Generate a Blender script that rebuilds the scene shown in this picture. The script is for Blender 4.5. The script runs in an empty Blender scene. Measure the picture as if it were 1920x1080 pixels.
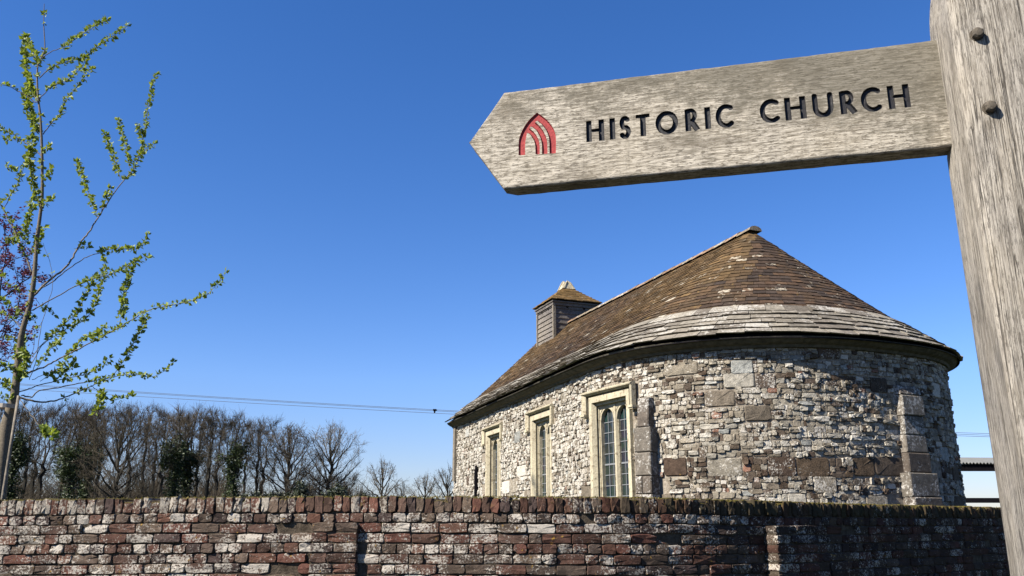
import bpy, bmesh, math, random, sys, time
import numpy as np
R = math.radians
scene = bpy.context.scene
COL = scene.collection
T0 = time.time()
# ------------------------------------------------------------------ camera, world, sun, exposure
CAMZ = 1.6
F = 1600.0
PITCH = math.atan((985 - 540) / F)
cd = bpy.data.cameras.new('camera'); cam = bpy.data.objects.new('camera', cd); COL.objects.link(cam)
cam.location = (0, 0, CAMZ); cam.rotation_euler = (R(90) + PITCH, 0, 0)
cd.sensor_width = 36; cd.lens = F / 1920 * 36; cd.clip_start = 0.05; cd.clip_end = 3000
scene.camera = cam
SUN_EL, SUN_TH = R(41), R(31)
SD = np.array([-math.cos(SUN_TH) * math.cos(SUN_EL), -math.sin(SUN_TH) * math.cos(SUN_EL), math.sin(SUN_EL)])
w = bpy.data.worlds.new('World'); scene.world = w; w.use_nodes = True
wn = w.node_tree; wn.nodes.clear()
sky = wn.nodes.new('ShaderNodeTexSky'); sky.sky_type = 'NISHITA'; sky.sun_disc = False
sky.sun_elevation = SUN_EL; sky.sun_rotation = math.atan2(SD[0], SD[1])
sky.altitude = 0; sky.air_density = 1.0; sky.dust_density = 0.1; sky.ozone_density = 3.0
bg = wn.nodes.new('ShaderNodeBackground'); bg.inputs[1].default_value = 0.0574
wo = wn.nodes.new('ShaderNodeOutputWorld')
hs_ = wn.nodes.new('ShaderNodeHueSaturation'); hs_.inputs['Saturation'].default_value = 1.275
tn_ = wn.nodes.new('ShaderNodeMix'); tn_.data_type = 'RGBA'; tn_.blend_type = 'MULTIPLY'; tn_.inputs[0].default_value = 1.0; tn_.inputs[7].default_value = (1.0, 0.93, 1.165, 1)
wn.links.new(sky.outputs[0], hs_.inputs['Color']); wn.links.new(hs_.outputs[0], tn_.inputs[6])
tcw = wn.nodes.new('ShaderNodeTexCoord'); sx_ = wn.nodes.new('ShaderNodeSeparateXYZ'); wn.links.new(tcw.outputs['Generated'], sx_.inputs[0])
mr_ = wn.nodes.new('ShaderNodeMapRange'); mr_.inputs['From Min'].default_value = 0.0; mr_.inputs['From Max'].default_value = 0.16; wn.links.new(sx_.outputs[2], mr_.inputs[0])
hz_ = wn.nodes.new('ShaderNodeMix'); hz_.data_type = 'RGBA'; wn.links.new(mr_.outputs[0], hz_.inputs[0]); hz_.inputs[6].default_value = (0.60, 0.64, 0.70, 1); hz_.inputs[7].default_value = (1, 1, 1, 1)
t2_ = wn.nodes.new('ShaderNodeMix'); t2_.data_type = 'RGBA'; t2_.blend_type = 'MULTIPLY'; t2_.inputs[0].default_value = 1.0
wn.links.new(tn_.outputs[2], t2_.inputs[6]); wn.links.new(hz_.outputs[2], t2_.inputs[7]); wn.links.new(t2_.outputs[2], bg.inputs[0]); wn.links.new(bg.outputs[0], wo.inputs[0])
sl = bpy.data.lights.new('sun', 'SUN'); sl.energy = 5.0; sl.angle = R(0.5); sl.color = (1, 0.94, 0.84)
so = bpy.data.objects.new('sun', sl); COL.objects.link(so)
from mathutils import Vector
so.rotation_euler = Vector(SD).to_track_quat('Z', 'Y').to_euler(); so.location = (-10, -5, 20)
scene.view_settings.view_transform = 'Standard'; scene.view_settings.look = 'None'
scene.view_settings.exposure = 1.4; scene.view_settings.gamma = 1.0
random.seed(7); rng = np.random.default_rng(7)

# ------------------------------------------------------------------ helpers
def tag(o, label=None, cat=None, group=None, kind=None):
    if label: o['label'] = label
    if cat: o['category'] = cat
    if group: o['group'] = group
    if kind: o['kind'] = kind
    return o
def empty(name, loc, rz=0.0):
    o = bpy.data.objects.new(name, None); COL.objects.link(o)
    o.location = loc; o.rotation_euler = (0, 0, rz); o.empty_display_size = 0.2
    return o
class MB:
    "collects quads/tris with one colour (rgba) per face"
    def __init__(s): s.v = []; s.f = []; s.c = []; s.n = 0
    def add(s, verts, faces, col=(1, 1, 1, 0)):
        verts = np.asarray(verts, float).reshape(-1, 3)
        s.v.append(verts)
        for f in faces: s.f.append([i + s.n for i in f])
        if isinstance(col, list): s.c += col
        else: s.c += [tuple(col)] * len(faces)
        s.n += len(verts)
    def box(s, fn, a0, a1, b0, b1, c0, c1, col=(1, 1, 1, 0)):
        P = [fn(a, b, c) for a in (a0, a1) for b in (b0, b1) for c in (c0, c1)]
        s.add(P, [(0, 1, 3, 2), (4, 6, 7, 5), (0, 4, 5, 1), (2, 3, 7, 6), (0, 2, 6, 4), (1, 5, 7, 3)], col)
    def hexa(s, P, col=(1, 1, 1, 0)):
        "8 points: 4 bottom loop, 4 top loop"
        s.add(P, [(3, 2, 1, 0), (4, 5, 6, 7), (0, 1, 5, 4), (1, 2, 6, 5), (2, 3, 7, 6), (3, 0, 4, 7)], col)
    def build(s, name, mat, parent=None, loc=None, smooth=False, offset=True, colors=True):
        V = np.concatenate(s.v) if s.v else np.zeros((0, 3))
        if parent is not None and offset: V = V - np.array(parent.location)
        elif loc is not None: V = V - np.array(loc)
        me = bpy.data.meshes.new(name); me.from_pydata(V.tolist(), [], s.f)
        if colors:
            at = me.color_attributes.new('Col', 'FLOAT_COLOR', 'CORNER')
            cnt = [len(f) for f in s.f]
            at.data.foreach_set('color', np.repeat(np.array(s.c, np.float32), cnt, axis=0).ravel())
        me.materials.append(mat)
        me.polygons.foreach_set('use_smooth', [smooth] * len(me.polygons)); me.update()
        o = bpy.data.objects.new(name, me); COL.objects.link(o)
        if parent is not None: o.parent = parent
        elif loc is not None: o.location = loc
        return o
def fast_mesh(name, V, Fq, mat, parent=None, smooth=False, col=None):
    "V (n,3), Fq (m,k) same-size faces"
    V = np.asarray(V, np.float32); Fq = np.asarray(Fq, np.int32); k = Fq.shape[1]
    me = bpy.data.meshes.new(name)
    me.vertices.add(len(V)); me.vertices.foreach_set('co', V.ravel())
    me.loops.add(Fq.size); me.loops.foreach_set('vertex_index', Fq.ravel())
    me.polygons.add(len(Fq)); me.polygons.foreach_set('loop_start', np.arange(0, Fq.size, k))
    me.polygons.foreach_set('loop_total', np.full(len(Fq), k)); me.update(calc_edges=True)
    if col is not None:
        at = me.color_attributes.new('Col', 'FLOAT_COLOR', 'CORNER')
        at.data.foreach_set('color', np.repeat(np.asarray(col, np.float32), k, axis=0).ravel())
    me.materials.append(mat); me.polygons.foreach_set('use_smooth', [smooth] * len(Fq)); me.validate()
    o = bpy.data.objects.new(name, me); COL.objects.link(o)
    if parent is not None: o.parent = parent
    return o
def tubes(segs, sides=3):
    "segs rows: x0 y0 z0 x1 y1 z1 r0 r1 -> V, F quads"
    S = np.asarray(segs, float); p0 = S[:, :3]; p1 = S[:, 3:6]; r0 = S[:, 6]; r1 = S[:, 7]
    d = p1 - p0; d /= np.linalg.norm(d, axis=1)[:, None] + 1e-9
    h = np.where(abs(d[:, 2:3]) < 0.9, np.array([[0, 0, 1.0]]), np.array([[1.0, 0, 0]]))
    a = np.cross(d, h); a /= np.linalg.norm(a, axis=1)[:, None] + 1e-9; b = np.cross(d, a)
    V = []
    for P, r in ((p0, r0), (p1, r1)):
        for k in range(sides):
            t = 2 * math.pi * k / sides
            V.append(P + (a * math.cos(t) + b * math.sin(t)) * r[:, None])
    V = np.stack(V, 1).reshape(-1, 3); n = len(S); base = (np.arange(n) * 2 * sides)[:, None]
    Fq = np.concatenate([np.stack([base[:, 0] + k, base[:, 0] + (k + 1) % sides, base[:, 0] + sides + (k + 1) % sides, base[:, 0] + sides + k], 1) for k in range(sides)])
    return V, Fq
def polytube(pts, rad, sides=8):
    "one continuous tube along pts -> V, F"
    P = np.asarray(pts, float); n = len(P); rad = np.broadcast_to(rad, (n,))
    T = np.gradient(P, axis=0); T /= np.linalg.norm(T, axis=1)[:, None] + 1e-9
    h = np.array([0.3, 1.0, 0.1]); a = np.cross(T, h); a /= np.linalg.norm(a, axis=1)[:, None] + 1e-9; b = np.cross(T, a)
    V = np.stack([P + (a * math.cos(2 * math.pi * k / sides) + b * math.sin(2 * math.pi * k / sides)) * rad[:, None] for k in range(sides)], 1).reshape(-1, 3)
    Fq = [(i * sides + k, i * sides + (k + 1) % sides, (i + 1) * sides + (k + 1) % sides, (i + 1) * sides + k) for i in range(n - 1) for k in range(sides)]
    return V, Fq

# ------------------------------------------------------------------ materials
ALB = 0.66                                       # overall reflectance of the weathered surfaces
class NT:
    def __init__(s, name, rough=0.9, spec=0.2):
        s.m = bpy.data.materials.new(name); s.m.use_nodes = True; s.t = s.m.node_tree; s.t.nodes.clear()
        s.out = s.t.nodes.new('ShaderNodeOutputMaterial'); s.b = s.t.nodes.new('ShaderNodeBsdfPrincipled')
        s.b.inputs['Roughness'].default_value = rough; s.b.inputs['Specular IOR Level'].default_value = spec
        s.t.links.new(s.b.outputs[0], s.out.inputs[0])
        s.tc = s.t.nodes.new('ShaderNodeTexCoord')
    def L(s, a, b): s.t.links.new(a, b)
    def put(s, v, sock):
        if isinstance(v, bpy.types.NodeSocket): s.L(v, sock)
        elif isinstance(v, (tuple, list)): sock.default_value = (*v[:3], 1) if len(sock.default_value) == 4 else v
        else: sock.default_value = v
    def vec(s, scale=(1, 1, 1), loc=(0, 0, 0), src=None):
        n = s.t.nodes.new('ShaderNodeMapping'); n.inputs['Scale'].default_value = scale; n.inputs['Location'].default_value = loc
        s.L(src or s.tc.outputs['Object'], n.inputs[0]); return n.outputs[0]
    def noise(s, scale=5, detail=6, rough=0.6, vec=None, dist=0.0, color=False):
        n = s.t.nodes.new('ShaderNodeTexNoise'); n.inputs['Scale'].default_value = scale; n.inputs['Detail'].default_value = detail
        n.inputs['Roughness'].default_value = rough; n.inputs['Distortion'].default_value = dist
        s.L(vec or s.tc.outputs['Object'], n.inputs['Vector']); return n.outputs['Color' if color else 'Fac']
    def voro(s, scale=5, vec=None, feat='F1', out='Distance'):
        n = s.t.nodes.new('ShaderNodeTexVoronoi'); n.inputs['Scale'].default_value = scale; n.feature = feat
        s.L(vec or s.tc.outputs['Object'], n.inputs['Vector']); return n.outputs[out]
    def ramp(s, fac, a, b):
        n = s.t.nodes.new('ShaderNodeMapRange'); n.inputs['From Min'].default_value = a; n.inputs['From Max'].default_value = b
        s.put(fac, n.inputs['Value']); return n.outputs[0]
    def math(s, op, a, b=0.0, clamp=False):
        n = s.t.nodes.new('ShaderNodeMath'); n.operation = op; n.use_clamp = clamp; s.put(a, n.inputs[0]); s.put(b, n.inputs[1]); return n.outputs[0]
    def mix(s, fac, a, b, mode='MIX'):
        n = s.t.nodes.new('ShaderNodeMix'); n.data_type = 'RGBA'; n.blend_type = mode
        s.put(fac, n.inputs[0]); s.put(a, n.inputs[6]); s.put(b, n.inputs[7]); return n.outputs[2]
    def attr(s):
        n = s.t.nodes.new('ShaderNodeAttribute'); n.attribute_name = 'Col'; return n.outputs['Color'], n.outputs['Alpha']
    def bump(s, h, strength=0.5, dist=0.01, prev=None):
        n = s.t.nodes.new('ShaderNodeBump'); n.inputs['Strength'].default_value = strength; n.inputs['Distance'].default_value = dist
        s.L(h, n.inputs['Height'])
        if prev: s.L(prev, n.inputs['Normal'])
        return n.outputs[0]
    def done(s, col, normal=None, rough=None):
        s.put(s.mix(1.0, col, (ALB, ALB, ALB), 'MULTIPLY'), s.b.inputs['Base Color'])
        if normal: s.L(normal, s.b.inputs['Normal'])
        if rough is not None: s.put(rough, s.b.inputs['Roughness'])
        return s.m
def madd(nt, a, b, c):
    v = nt.math('MULTIPLY_ADD', a, b); v.node.inputs[2].default_value = c; return v
def grey(nt, fac, lo, hi): return madd(nt, nt.ramp(fac, 0.25, 0.75), hi - lo, lo)
def m_masonry(name, lscale=45, lcol=(0.62, 0.59, 0.53), ycol=(0.42, 0.25, 0.05), moss=0.0, bumpd=0.012, ythr=0.70, fine=1.0):
    n = NT(name, 0.95, 0.1); c, al = n.attr()
    n1 = n.noise(14 * fine, 8, 0.7); n2 = n.noise(110 * fine, 5, 0.7)
    n3 = n.noise(lscale, 8, 0.68, dist=0.5); n3 = n.math('ADD', n.math('MULTIPLY', n3, .75), n.math('MULTIPLY', n.noise(lscale * .12, 4, 0.6), .45)); n3 = n.math('SUBTRACT', n3, .10)
    base = n.mix(1.0, c, grey(n, n1, 0.45, 1.55), 'MULTIPLY')
    base = n.mix(1.0, base, grey(n, n2, 0.7, 1.3), 'MULTIPLY')
    dirt = n.ramp(n.noise(2.2, 5, 0.6), 0.5, 0.75)
    base = n.mix(n.math('MULTIPLY', dirt, 0.35), base, (0.06, 0.05, 0.035))
    lf = n.ramp(n.math('ADD', n3, madd(n, al, 0.45, -0.08)), 0.66, 0.72)   # alpha drives lichen cover
    lcolv = n.mix(1.0, lcol, grey(n, n2, 0.65, 1.25), 'MULTIPLY')
    base = n.mix(n.math('MULTIPLY', lf, 0.9), base, lcolv)
    yf = n.ramp(n.noise(lscale * 0.35, 5, 0.6, vec=n.vec(loc=(7, 3, 1))), ythr, ythr + 0.05)
    base = n.mix(n.math('MULTIPLY', yf, 0.8), base, ycol)
    h = n.math('ADD', n.math('MULTIPLY', n1, 0.7), n.math('ADD', n.math('MULTIPLY', n2, 0.25), n.math('MULTIPLY', lf, 0.06)))
    if moss:
        geo = n.t.nodes.new('ShaderNodeNewGeometry'); sep = n.t.nodes.new('ShaderNodeSeparateXYZ'); n.L(geo.outputs['Normal'], sep.inputs[0])
        up = n.math('ADD', sep.outputs[2], madd(n, n.noise(25, 5, 0.7), 1.6, -0.8))
        mf = n.ramp(up, 0.35, 0.6)
        base = n.mix(n.math('MULTIPLY', mf, moss), base, n.mix(n.ramp(n.noise(60), 0.4, 0.6), (0.035, 0.035, 0.008), (0.13, 0.10, 0.02)))
    return n.done(base, n.bump(h, 0.9, bumpd))
M = {}
M['stone'] = m_masonry('rubble_stone', 46, lcol=(0.68, 0.63, 0.545), ythr=0.715, bumpd=0.035)
M['brick'] = m_masonry('old_brick', 62, lcol=(0.53, 0.48, 0.41), moss=0.0, bumpd=0.018, ythr=0.66)
M['coping'] = m_masonry('mossy_brick', 50, lcol=(0.46, 0.41, 0.34), moss=0.95, bumpd=0.012, ythr=0.72)
M['slate'] = m_masonry('stone_slate', 26, lcol=(0.52, 0.49, 0.43), bumpd=0.02, ythr=0.76)
M['tile'] = m_masonry('clay_tile', 18, lcol=(0.50, 0.44, 0.34), ycol=(0.26, 0.165, 0.045), bumpd=0.01, ythr=0.655)
M['block'] = m_masonry('heathstone_block', 30, lcol=(0.55, 0.52, 0.47), bumpd=0.02, ythr=0.74)
def m_mortar(name, c0, c1, sc=20):
    n = NT(name, 0.97, 0.05); f = n.noise(sc, 9, 0.7); f2 = n.noise(sc * 6, 5, 0.7)
    h = n.math('ADD', f, n.math('MULTIPLY', f2, 0.5))
    col = n.mix(n.ramp(f, 0.35, 0.65), c0, c1); col = n.mix(1.0, col, grey(n, f2, 0.75, 1.2), 'MULTIPLY')
    return n.done(col, n.bump(h, 0.9, 0.02))
M['mortar'] = m_mortar('lime_mortar', (0.22, 0.18, 0.135), (0.44, 0.385, 0.31))
M['mortar2'] = m_mortar('dirty_mortar', (0.035, 0.027, 0.02), (0.15, 0.12, 0.088), 12)
def m_freestone():
    n = NT('limestone_dressing', 0.9, 0.15)
    f = n.noise(5, 8, 0.7, vec=n.vec((1, 1, 0.25))); f2 = n.noise(40, 6, 0.7); f3 = n.noise(16, 6, 0.6, vec=n.vec(loc=(3, 1, 5)))
    col = n.mix(n.ramp(f, 0.35, 0.65), (0.62, 0.55, 0.385), (0.44, 0.385, 0.28))
    col = n.mix(n.math('MULTIPLY', n.ramp(f3, 0.56, 0.66), 0.8), col, (0.20, 0.15, 0.09))
    col = n.mix(1.0, col, grey(n, f2, 0.75, 1.2), 'MULTIPLY')
    return n.done(col, n.bump(n.math('ADD', f2, f3), 0.7, 0.01))
M['freestone'] = m_freestone()
def m_wood(name, axis, light, dark, stain, scale=1.0, bs=0.0012, crack=False, warm=(0.5, 0.42, 0.3), algae=False, lf=1.0):
    "weathered oak: grain runs along axis"
    n = NT(name, 0.85, 0.2)
    def sv(along, across, loc=(0, 0, 0)):
        s = [across * scale] * 3; s[axis] = along * scale * lf; return n.vec(tuple(s), loc)
    g1 = n.noise(1.0, 8, 0.72, vec=sv(24, 300), dist=0.15)
    g2 = n.noise(1.0, 5, 0.65, vec=sv(120, 900, (3, 1, 2)))
    p1 = n.noise(1.0, 7, 0.68, vec=sv(7, 15, (1, 5, 2)))
    p2 = n.noise(1.0, 7, 0.75, vec=sv(75, 230, (9, 5, 2)), dist=0.3)
    col = n.mix(n.ramp(g1, 0.42, 0.54), dark, light)
    col = n.mix(n.math('MULTIPLY', n.ramp(g2, 0.5, 0.68), 0.5), col, light)
    col = n.mix(n.math('MULTIPLY', n.ramp(p2, 0.515, 0.575), 0.85), col, stain)
    col = n.mix(n.math('MULTIPLY', n.ramp(p1, 0.50, 0.62), 0.62), col, stain)
    col = n.mix(n.math('MULTIPLY', n.ramp(n.noise(3, 3, vec=sv(3, 3)), 0.4, 0.7), 0.25), col, warm)
    if algae:                                    # grey-green growth along the top edge, heavier towards the post
        s_ = n.t.nodes.new('ShaderNodeSeparateXYZ'); n.L(n.tc.outputs['Object'], s_.inputs[0])
        ag = n.math('ADD', n.math('MULTIPLY', n.ramp(s_.outputs[2], 2.03, 2.17), .30), n.math('MULTIPLY', n.ramp(s_.outputs[0], -.5, 0), .22))
        ag = n.ramp(n.math('ADD', ag, n.noise(1.0, 9, 0.8, vec=sv(14, 26, (4, 4, 1)))), 0.70, 0.84)
        col = n.mix(n.math('MULTIPLY', ag, 0.72), col, (0.125, 0.11, 0.08))
        sw = n.noise(1.0, 4, 0.6, vec=n.vec((170, 20, 9), (2, 7, 3))); col = n.mix(n.math('MULTIPLY', n.ramp(sw, 0.52, 0.66), 0.28), col, (0.17, 0.15, 0.115))
    h = n.math('ADD', n.math('MULTIPLY', g1, 1.0), n.math('ADD', n.math('MULTIPLY', g2, 0.5), n.math('MULTIPLY', p2, 0.4)))
    if crack:
        ck = n.noise(1.0, 3, 0.5, vec=sv(2.2, 75, (2, 2, 2)), dist=0.25)
        cr = n.math('SUBTRACT', 1.0, n.ramp(n.math('ABSOLUTE', n.math('SUBTRACT', ck, 0.5)), 0.0, 0.016), clamp=True)
        col = n.mix(n.math('MULTIPLY', cr, 0.75), col, (0.05, 0.04, 0.03))
        h = n.math('SUBTRACT', h, n.math('MULTIPLY', cr, 1.2))
    return n.done(col, n.bump(h, 0.9, bs))
M['oak_arm'] = m_wood('weathered_oak_board', 0, (0.60, 0.54, 0.445), (0.225, 0.195, 0.15), (0.12, 0.10, 0.075), 1.3, algae=True)
M['oak_post'] = m_wood('weathered_oak_post', 2, (0.48, 0.435, 0.37), (0.24, 0.212, 0.175), (0.125, 0.11, 0.092), 2.3, crack=True, lf=0.4)
def m_plain(name, col, rough=0.8, spec=0.3, bs=0.3, sc=200, var=0.3, dist=0.001, metal=0.0):
    n = NT(name, rough, spec); f = n.noise(sc, 5, 0.6); n.b.inputs['Metallic'].default_value = metal
    return n.done(n.mix(1.0, col, grey(n, f, 1 - var, 1 + var), 'MULTIPLY'), n.bump(f, bs, dist))
M['black_paint'] = m_plain('black_paint', (0.016, 0.015, 0.017), 0.6, 0.3, 0.5, 260, 0.6)
M['red_paint'] = m_plain('red_paint', (0.36, 0.055, 0.055), 0.8, 0.2, 0.6, 320, var=0.35)
M['rust'] = m_plain('rusty_iron', (0.10, 0.08, 0.055), 0.75, 0.4, 0.8, 500, 0.5, 0.001)
M['lead'] = m_plain('lead_came', (0.20, 0.21, 0.22), 0.6, 0.4)
M['boards'] = m_wood('grey_weatherboard', 1, (0.20, 0.18, 0.165), (0.10, 0.088, 0.08), (0.07, 0.06, 0.055), 0.12, 0.004)
M['oldtimber'] = m_plain('old_timber', (0.22, 0.19, 0.15), 0.9, 0.1, 0.8, 20, 0.5, 0.01)
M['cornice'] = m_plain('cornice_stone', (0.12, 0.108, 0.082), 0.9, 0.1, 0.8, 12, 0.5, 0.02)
M['bark'] = m_plain('tree_bark', (0.05, 0.045, 0.036), 0.95, 0.1, 0.8, 6, 0.4, 0.03)
M['twig'] = m_plain('bare_twigs', (0.095, 0.078, 0.056), 0.95, 0.1, 0.0, 3, 0.3)
M['twig_pale'] = m_plain('pale_bare_twigs', (0.15, 0.13, 0.10), 0.95, 0.1, 0.0, 3, 0.3)  # paleness also stands in for haze on the distant trees
M['youngbark'] = m_plain('young_tree_bark', (0.17, 0.14, 0.10), 0.85, 0.2, 0.8, 60, 0.5, 0.004)
def m_leaf(name, a, b, trans=0.35, sc=6.0):
    n = NT(name, 0.55, 0.35); c, al = n.attr()
    col = n.mix(al, a, b)
    col = n.mix(1.0, col, (.72, .72, .72), 'MULTIPLY'); n.put(col, n.b.inputs['Base Color'])
    tr = n.t.nodes.new('ShaderNodeBsdfTranslucent'); n.L(n.mix(1.0, col, (1.3, 1.25, 0.7), 'MULTIPLY'), tr.inputs[0])
    mx = n.t.nodes.new('ShaderNodeMixShader'); mx.inputs[0].default_value = trans
    n.L(n.b.outputs[0], mx.inputs[1]); n.L(tr.outputs[0], mx.inputs[2]); n.L(mx.outputs[0], n.out.inputs[0])
    return n.m
M['leaf'] = m_leaf('spring_leaf', (0.13, 0.20, 0.035), (0.32, 0.38, 0.06))
M['ivy'] = m_leaf('ivy_leaf', (0.020, 0.032, 0.010), (0.055, 0.078, 0.022), 0.1)
M['purple'] = m_leaf('purple_leaf', (0.10, 0.02, 0.045), (0.20, 0.05, 0.09), 0.25)
M['evergreen'] = m_leaf('evergreen_leaf', (0.02, 0.028, 0.014), (0.05, 0.06, 0.028), 0.05)
M['mossleaf'] = m_leaf('moss_tuft', (0.06, 0.055, 0.012), (0.22, 0.17, 0.04), 0.2)
def m_glass():
    n = NT('leaded_glass', 0.08, 0.5)
    cell = n.voro(7, vec=n.vec((1, 1, 1)), out='Color')
    col = n.mix(0.25, (0.02, 0.03, 0.032), n.mix(1.0, cell, (0.05, 0.065, 0.07), 'MULTIPLY'))
    return n.done(col, n.bump(n.noise(6, 3), 0.35, 0.02))
M['glass'] = m_glass()
def m_ground():
    n = NT('grass_ground', 0.95, 0.1); f = n.noise(0.35, 8, 0.65); f2 = n.noise(25, 6, 0.7)
    col = n.mix(n.ramp(f, 0.35, 0.65), (0.04, 0.06, 0.016), (0.07, 0.085, 0.025))
    return n.done(n.mix(1.0, col, grey(n, f2, 0.5, 1.5), 'MULTIPLY'), n.bump(f2, 0.9, 0.05))
M['grass'] = m_ground()
M['gravel'] = m_plain('path_gravel', (0.05, 0.047, 0.038), 0.95, 0.1, 0.9, 60, 0.5, 0.01)
M['wire'] = m_plain('cable', (0.10, 0.11, 0.12), 0.7, 0.3, 0.0)
M['sheet'] = m_plain('corrugated_sheet', (0.17, 0.17, 0.16), 0.8, 0.3, 0.3, 5, 0.3, 0.005)
M['tar'] = m_plain('tarred_timber', (0.008, 0.007, 0.009), 0.9, 0.05, 0.5, 20, 0.5, 0.005)
M['strap'] = m_plain('tree_tie_rubber', (0.45, 0.40, 0.33), 0.8)
# ------------------------------------------------------------------ plan geometry of the church
def ray(x, y):
    r0, r1, r2 = x - 960.0, F, 540.0 - y
    c, s = math.cos(PITCH), math.sin(PITCH)
    return np.array([r0, c * r1 - s * r2, s * r1 + c * r2])
def proj(P):
    P = np.atleast_2d(np.array(P, float)) - np.array([0, 0, CAMZ])
    c, s = math.cos(PITCH), math.sin(PITCH)
    d = P[:, 1] * c + P[:, 2] * s
    u = -P[:, 1] * s + P[:, 2] * c
    return np.stack([960 + F * P[:, 0] / d, 540 - F * u / d], 1)
# ---- church plan (u across, v along the axis, metres) ----
K = 1.12
AX = math.radians(21)
QV = np.array([math.cos(AX), math.sin(AX)]); AV = np.array([-math.sin(AX), math.cos(AX)])
QC = 7.25 * K; VS = 9.8 * K; VW = 16.85 * K; VR = 9.45 * K
HALF = 2.57 * K; BAPSE = 2.5 * K; NEXP = 2.3
ZE = CAMZ + 2.0 * K; RISE = 2.01 * K
def world2(u, v): return (u + QC) * QV + v * AV
def plan_curve(off=0.0, n=400):
    pts = []
    for i in range(n + 1):                      # west -> east on the south side
        v = VW + (VS - VW) * i / n
        pts.append((-(HALF - 0.05 * (v - VS)), v))
    for i in range(1, 2 * n):
        th = math.pi * i / (2 * n)              # 0 south, pi north
        c, s = math.cos(th), math.sin(th)
        pts.append((-HALF * math.copysign(abs(c) ** (2 / NEXP), c), VS - BAPSE * abs(s) ** (2 / NEXP)))
    for i in range(n + 1):
        v = VS + (VW - VS) * i / n
        pts.append((HALF - 0.05 * (v - VS), v))
    P = np.array(pts)
    # resample evenly, smooth
    def resamp(P, step=0.02):
        d = np.r_[0, np.cumsum(np.hypot(*np.diff(P, axis=0).T))]
        m = int(d[-1] / step)
        t = np.linspace(0, d[-1], m)
        return np.stack([np.interp(t, d, P[:, 0]), np.interp(t, d, P[:, 1])], 1)
    P = resamp(P)
    for _ in range(60):
        P[1:-1] = 0.25 * P[:-2] + 0.5 * P[1:-1] + 0.25 * P[2:]
    T = np.gradient(P, axis=0); T /= np.hypot(*T.T)[:, None]
    N = np.stack([T[:, 1], -T[:, 0]], 1)        # outward?
    return P, N
EP, EN = plan_curve()
if EN[10, 0] > 0: EN = -EN
OV = 0.2
WP = EP - EN * OV
ds = np.r_[0, np.cumsum(np.hypot(*np.diff(WP, axis=0).T))]
WL = ds[-1]
def wall(s, d=0.0):
    "world xy of the wall at arc length s, d metres proud"
    u = np.interp(s, ds, WP[:, 0]); v = np.interp(s, ds, WP[:, 1])
    nu = np.interp(s, ds, EN[:, 0]); nv = np.interp(s, ds, EN[:, 1])
    return world2_(u + nu * d, v + nv * d)
def world2_(u, v):
    u = np.asarray(u); v = np.asarray(v)
    return np.stack([(u + QC) * QV[0] + v * AV[0], (u + QC) * QV[1] + v * AV[1]], -1)
def wall_hit(x, y):
    "arc length and height where the pixel's ray meets the wall"
    best = None
    P = world2_(WP[:, 0], WP[:, 1])
    r = ray(x, y)
    cr = P[:, 0] * r[1] - P[:, 1] * r[0]
    for i in np.where(cr[:-1] * cr[1:] <= 0)[0]:
        k = cr[i] / (cr[i] - cr[i + 1])
        p = P[i] + (P[i + 1] - P[i]) * k
        t = p[1] / r[1]
        if best is None or t < best[0]: best = (t, ds[i] + (ds[i + 1] - ds[i]) * k, CAMZ + r[2] * t)
    return best and (round(best[1], 3), round(best[2], 3))
def gprof(t): return t - 0.08 * t * (1 - t) - 0.07 * t * (1 - t) ** 3
deE = np.r_[0, np.cumsum(np.hypot(*np.diff(EP, axis=0).T))]
EL = deE[-1]
def roof(s, t, lift=0.0):
    "world point of the roof: s along the eave, t 0 eave .. 1 ridge"
    s = np.asarray(s, float); t = np.asarray(t, float)
    u = np.interp(s, deE, EP[:, 0]); v = np.interp(s, deE, EP[:, 1])
    rv = np.maximum(v, VR)
    uu = u * (1 - t); vv = v + (rv - v) * t
    xy = world2_(uu, vv)
    z = ZE + RISE * gprof(t) + lift
    return np.concatenate([xy, np.broadcast_to(z, xy.shape[:-1])[..., None]], -1)
# ------------------------------------------------------------------ ground
def w3(s, d, z):
    p = wall(s, d); return (float(p[0]), float(p[1]), z)
g = MB(); N_ = 24
gx = [-700, -300, -120, -60, -30, -12, 0, 12, 30, 60, 120, 300, 700]; gy = [-60, -15, 0, 8, 14, 22, 40, 80, 150, 300, 600, 1200, 2200]
GV = [(x, y, -0.02 * (rng.random() if abs(x) < 60 else 20 * rng.random())) for y in gy for x in gx]
g.add(GV, [(j * 13 + i, j * 13 + i + 1, (j + 1) * 13 + i + 1, (j + 1) * 13 + i) for j in range(12) for i in range(12)])
tag(g.build('ground', M['grass'], loc=(0, 0, 0)), kind='structure')
g = MB(); g.add([(-30, -2.5, 0.03), (30, -2.5, 0.03), (30, 3.6, 0.03), (-30, 3.6, 0.03)], [(0, 1, 2, 3)])
tag(g.build('path', M['gravel'], loc=(0, 0, 0)), kind='structure')

# ------------------------------------------------------------------ church
cc = world2_(0, VS)
church = empty('stone_church', (float(cc[0]), float(cc[1]), 0))
tag(church, 'small rubble stone church with rounded end, mossy tiled roof and wooden bell turret', 'church')
HW = 0.62                                       # half width of a window surround
WIN = [3.05, 5.75, 8.36]; WTOP = [3.40, 3.40, 3.36]; WSILL = 1.3
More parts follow.
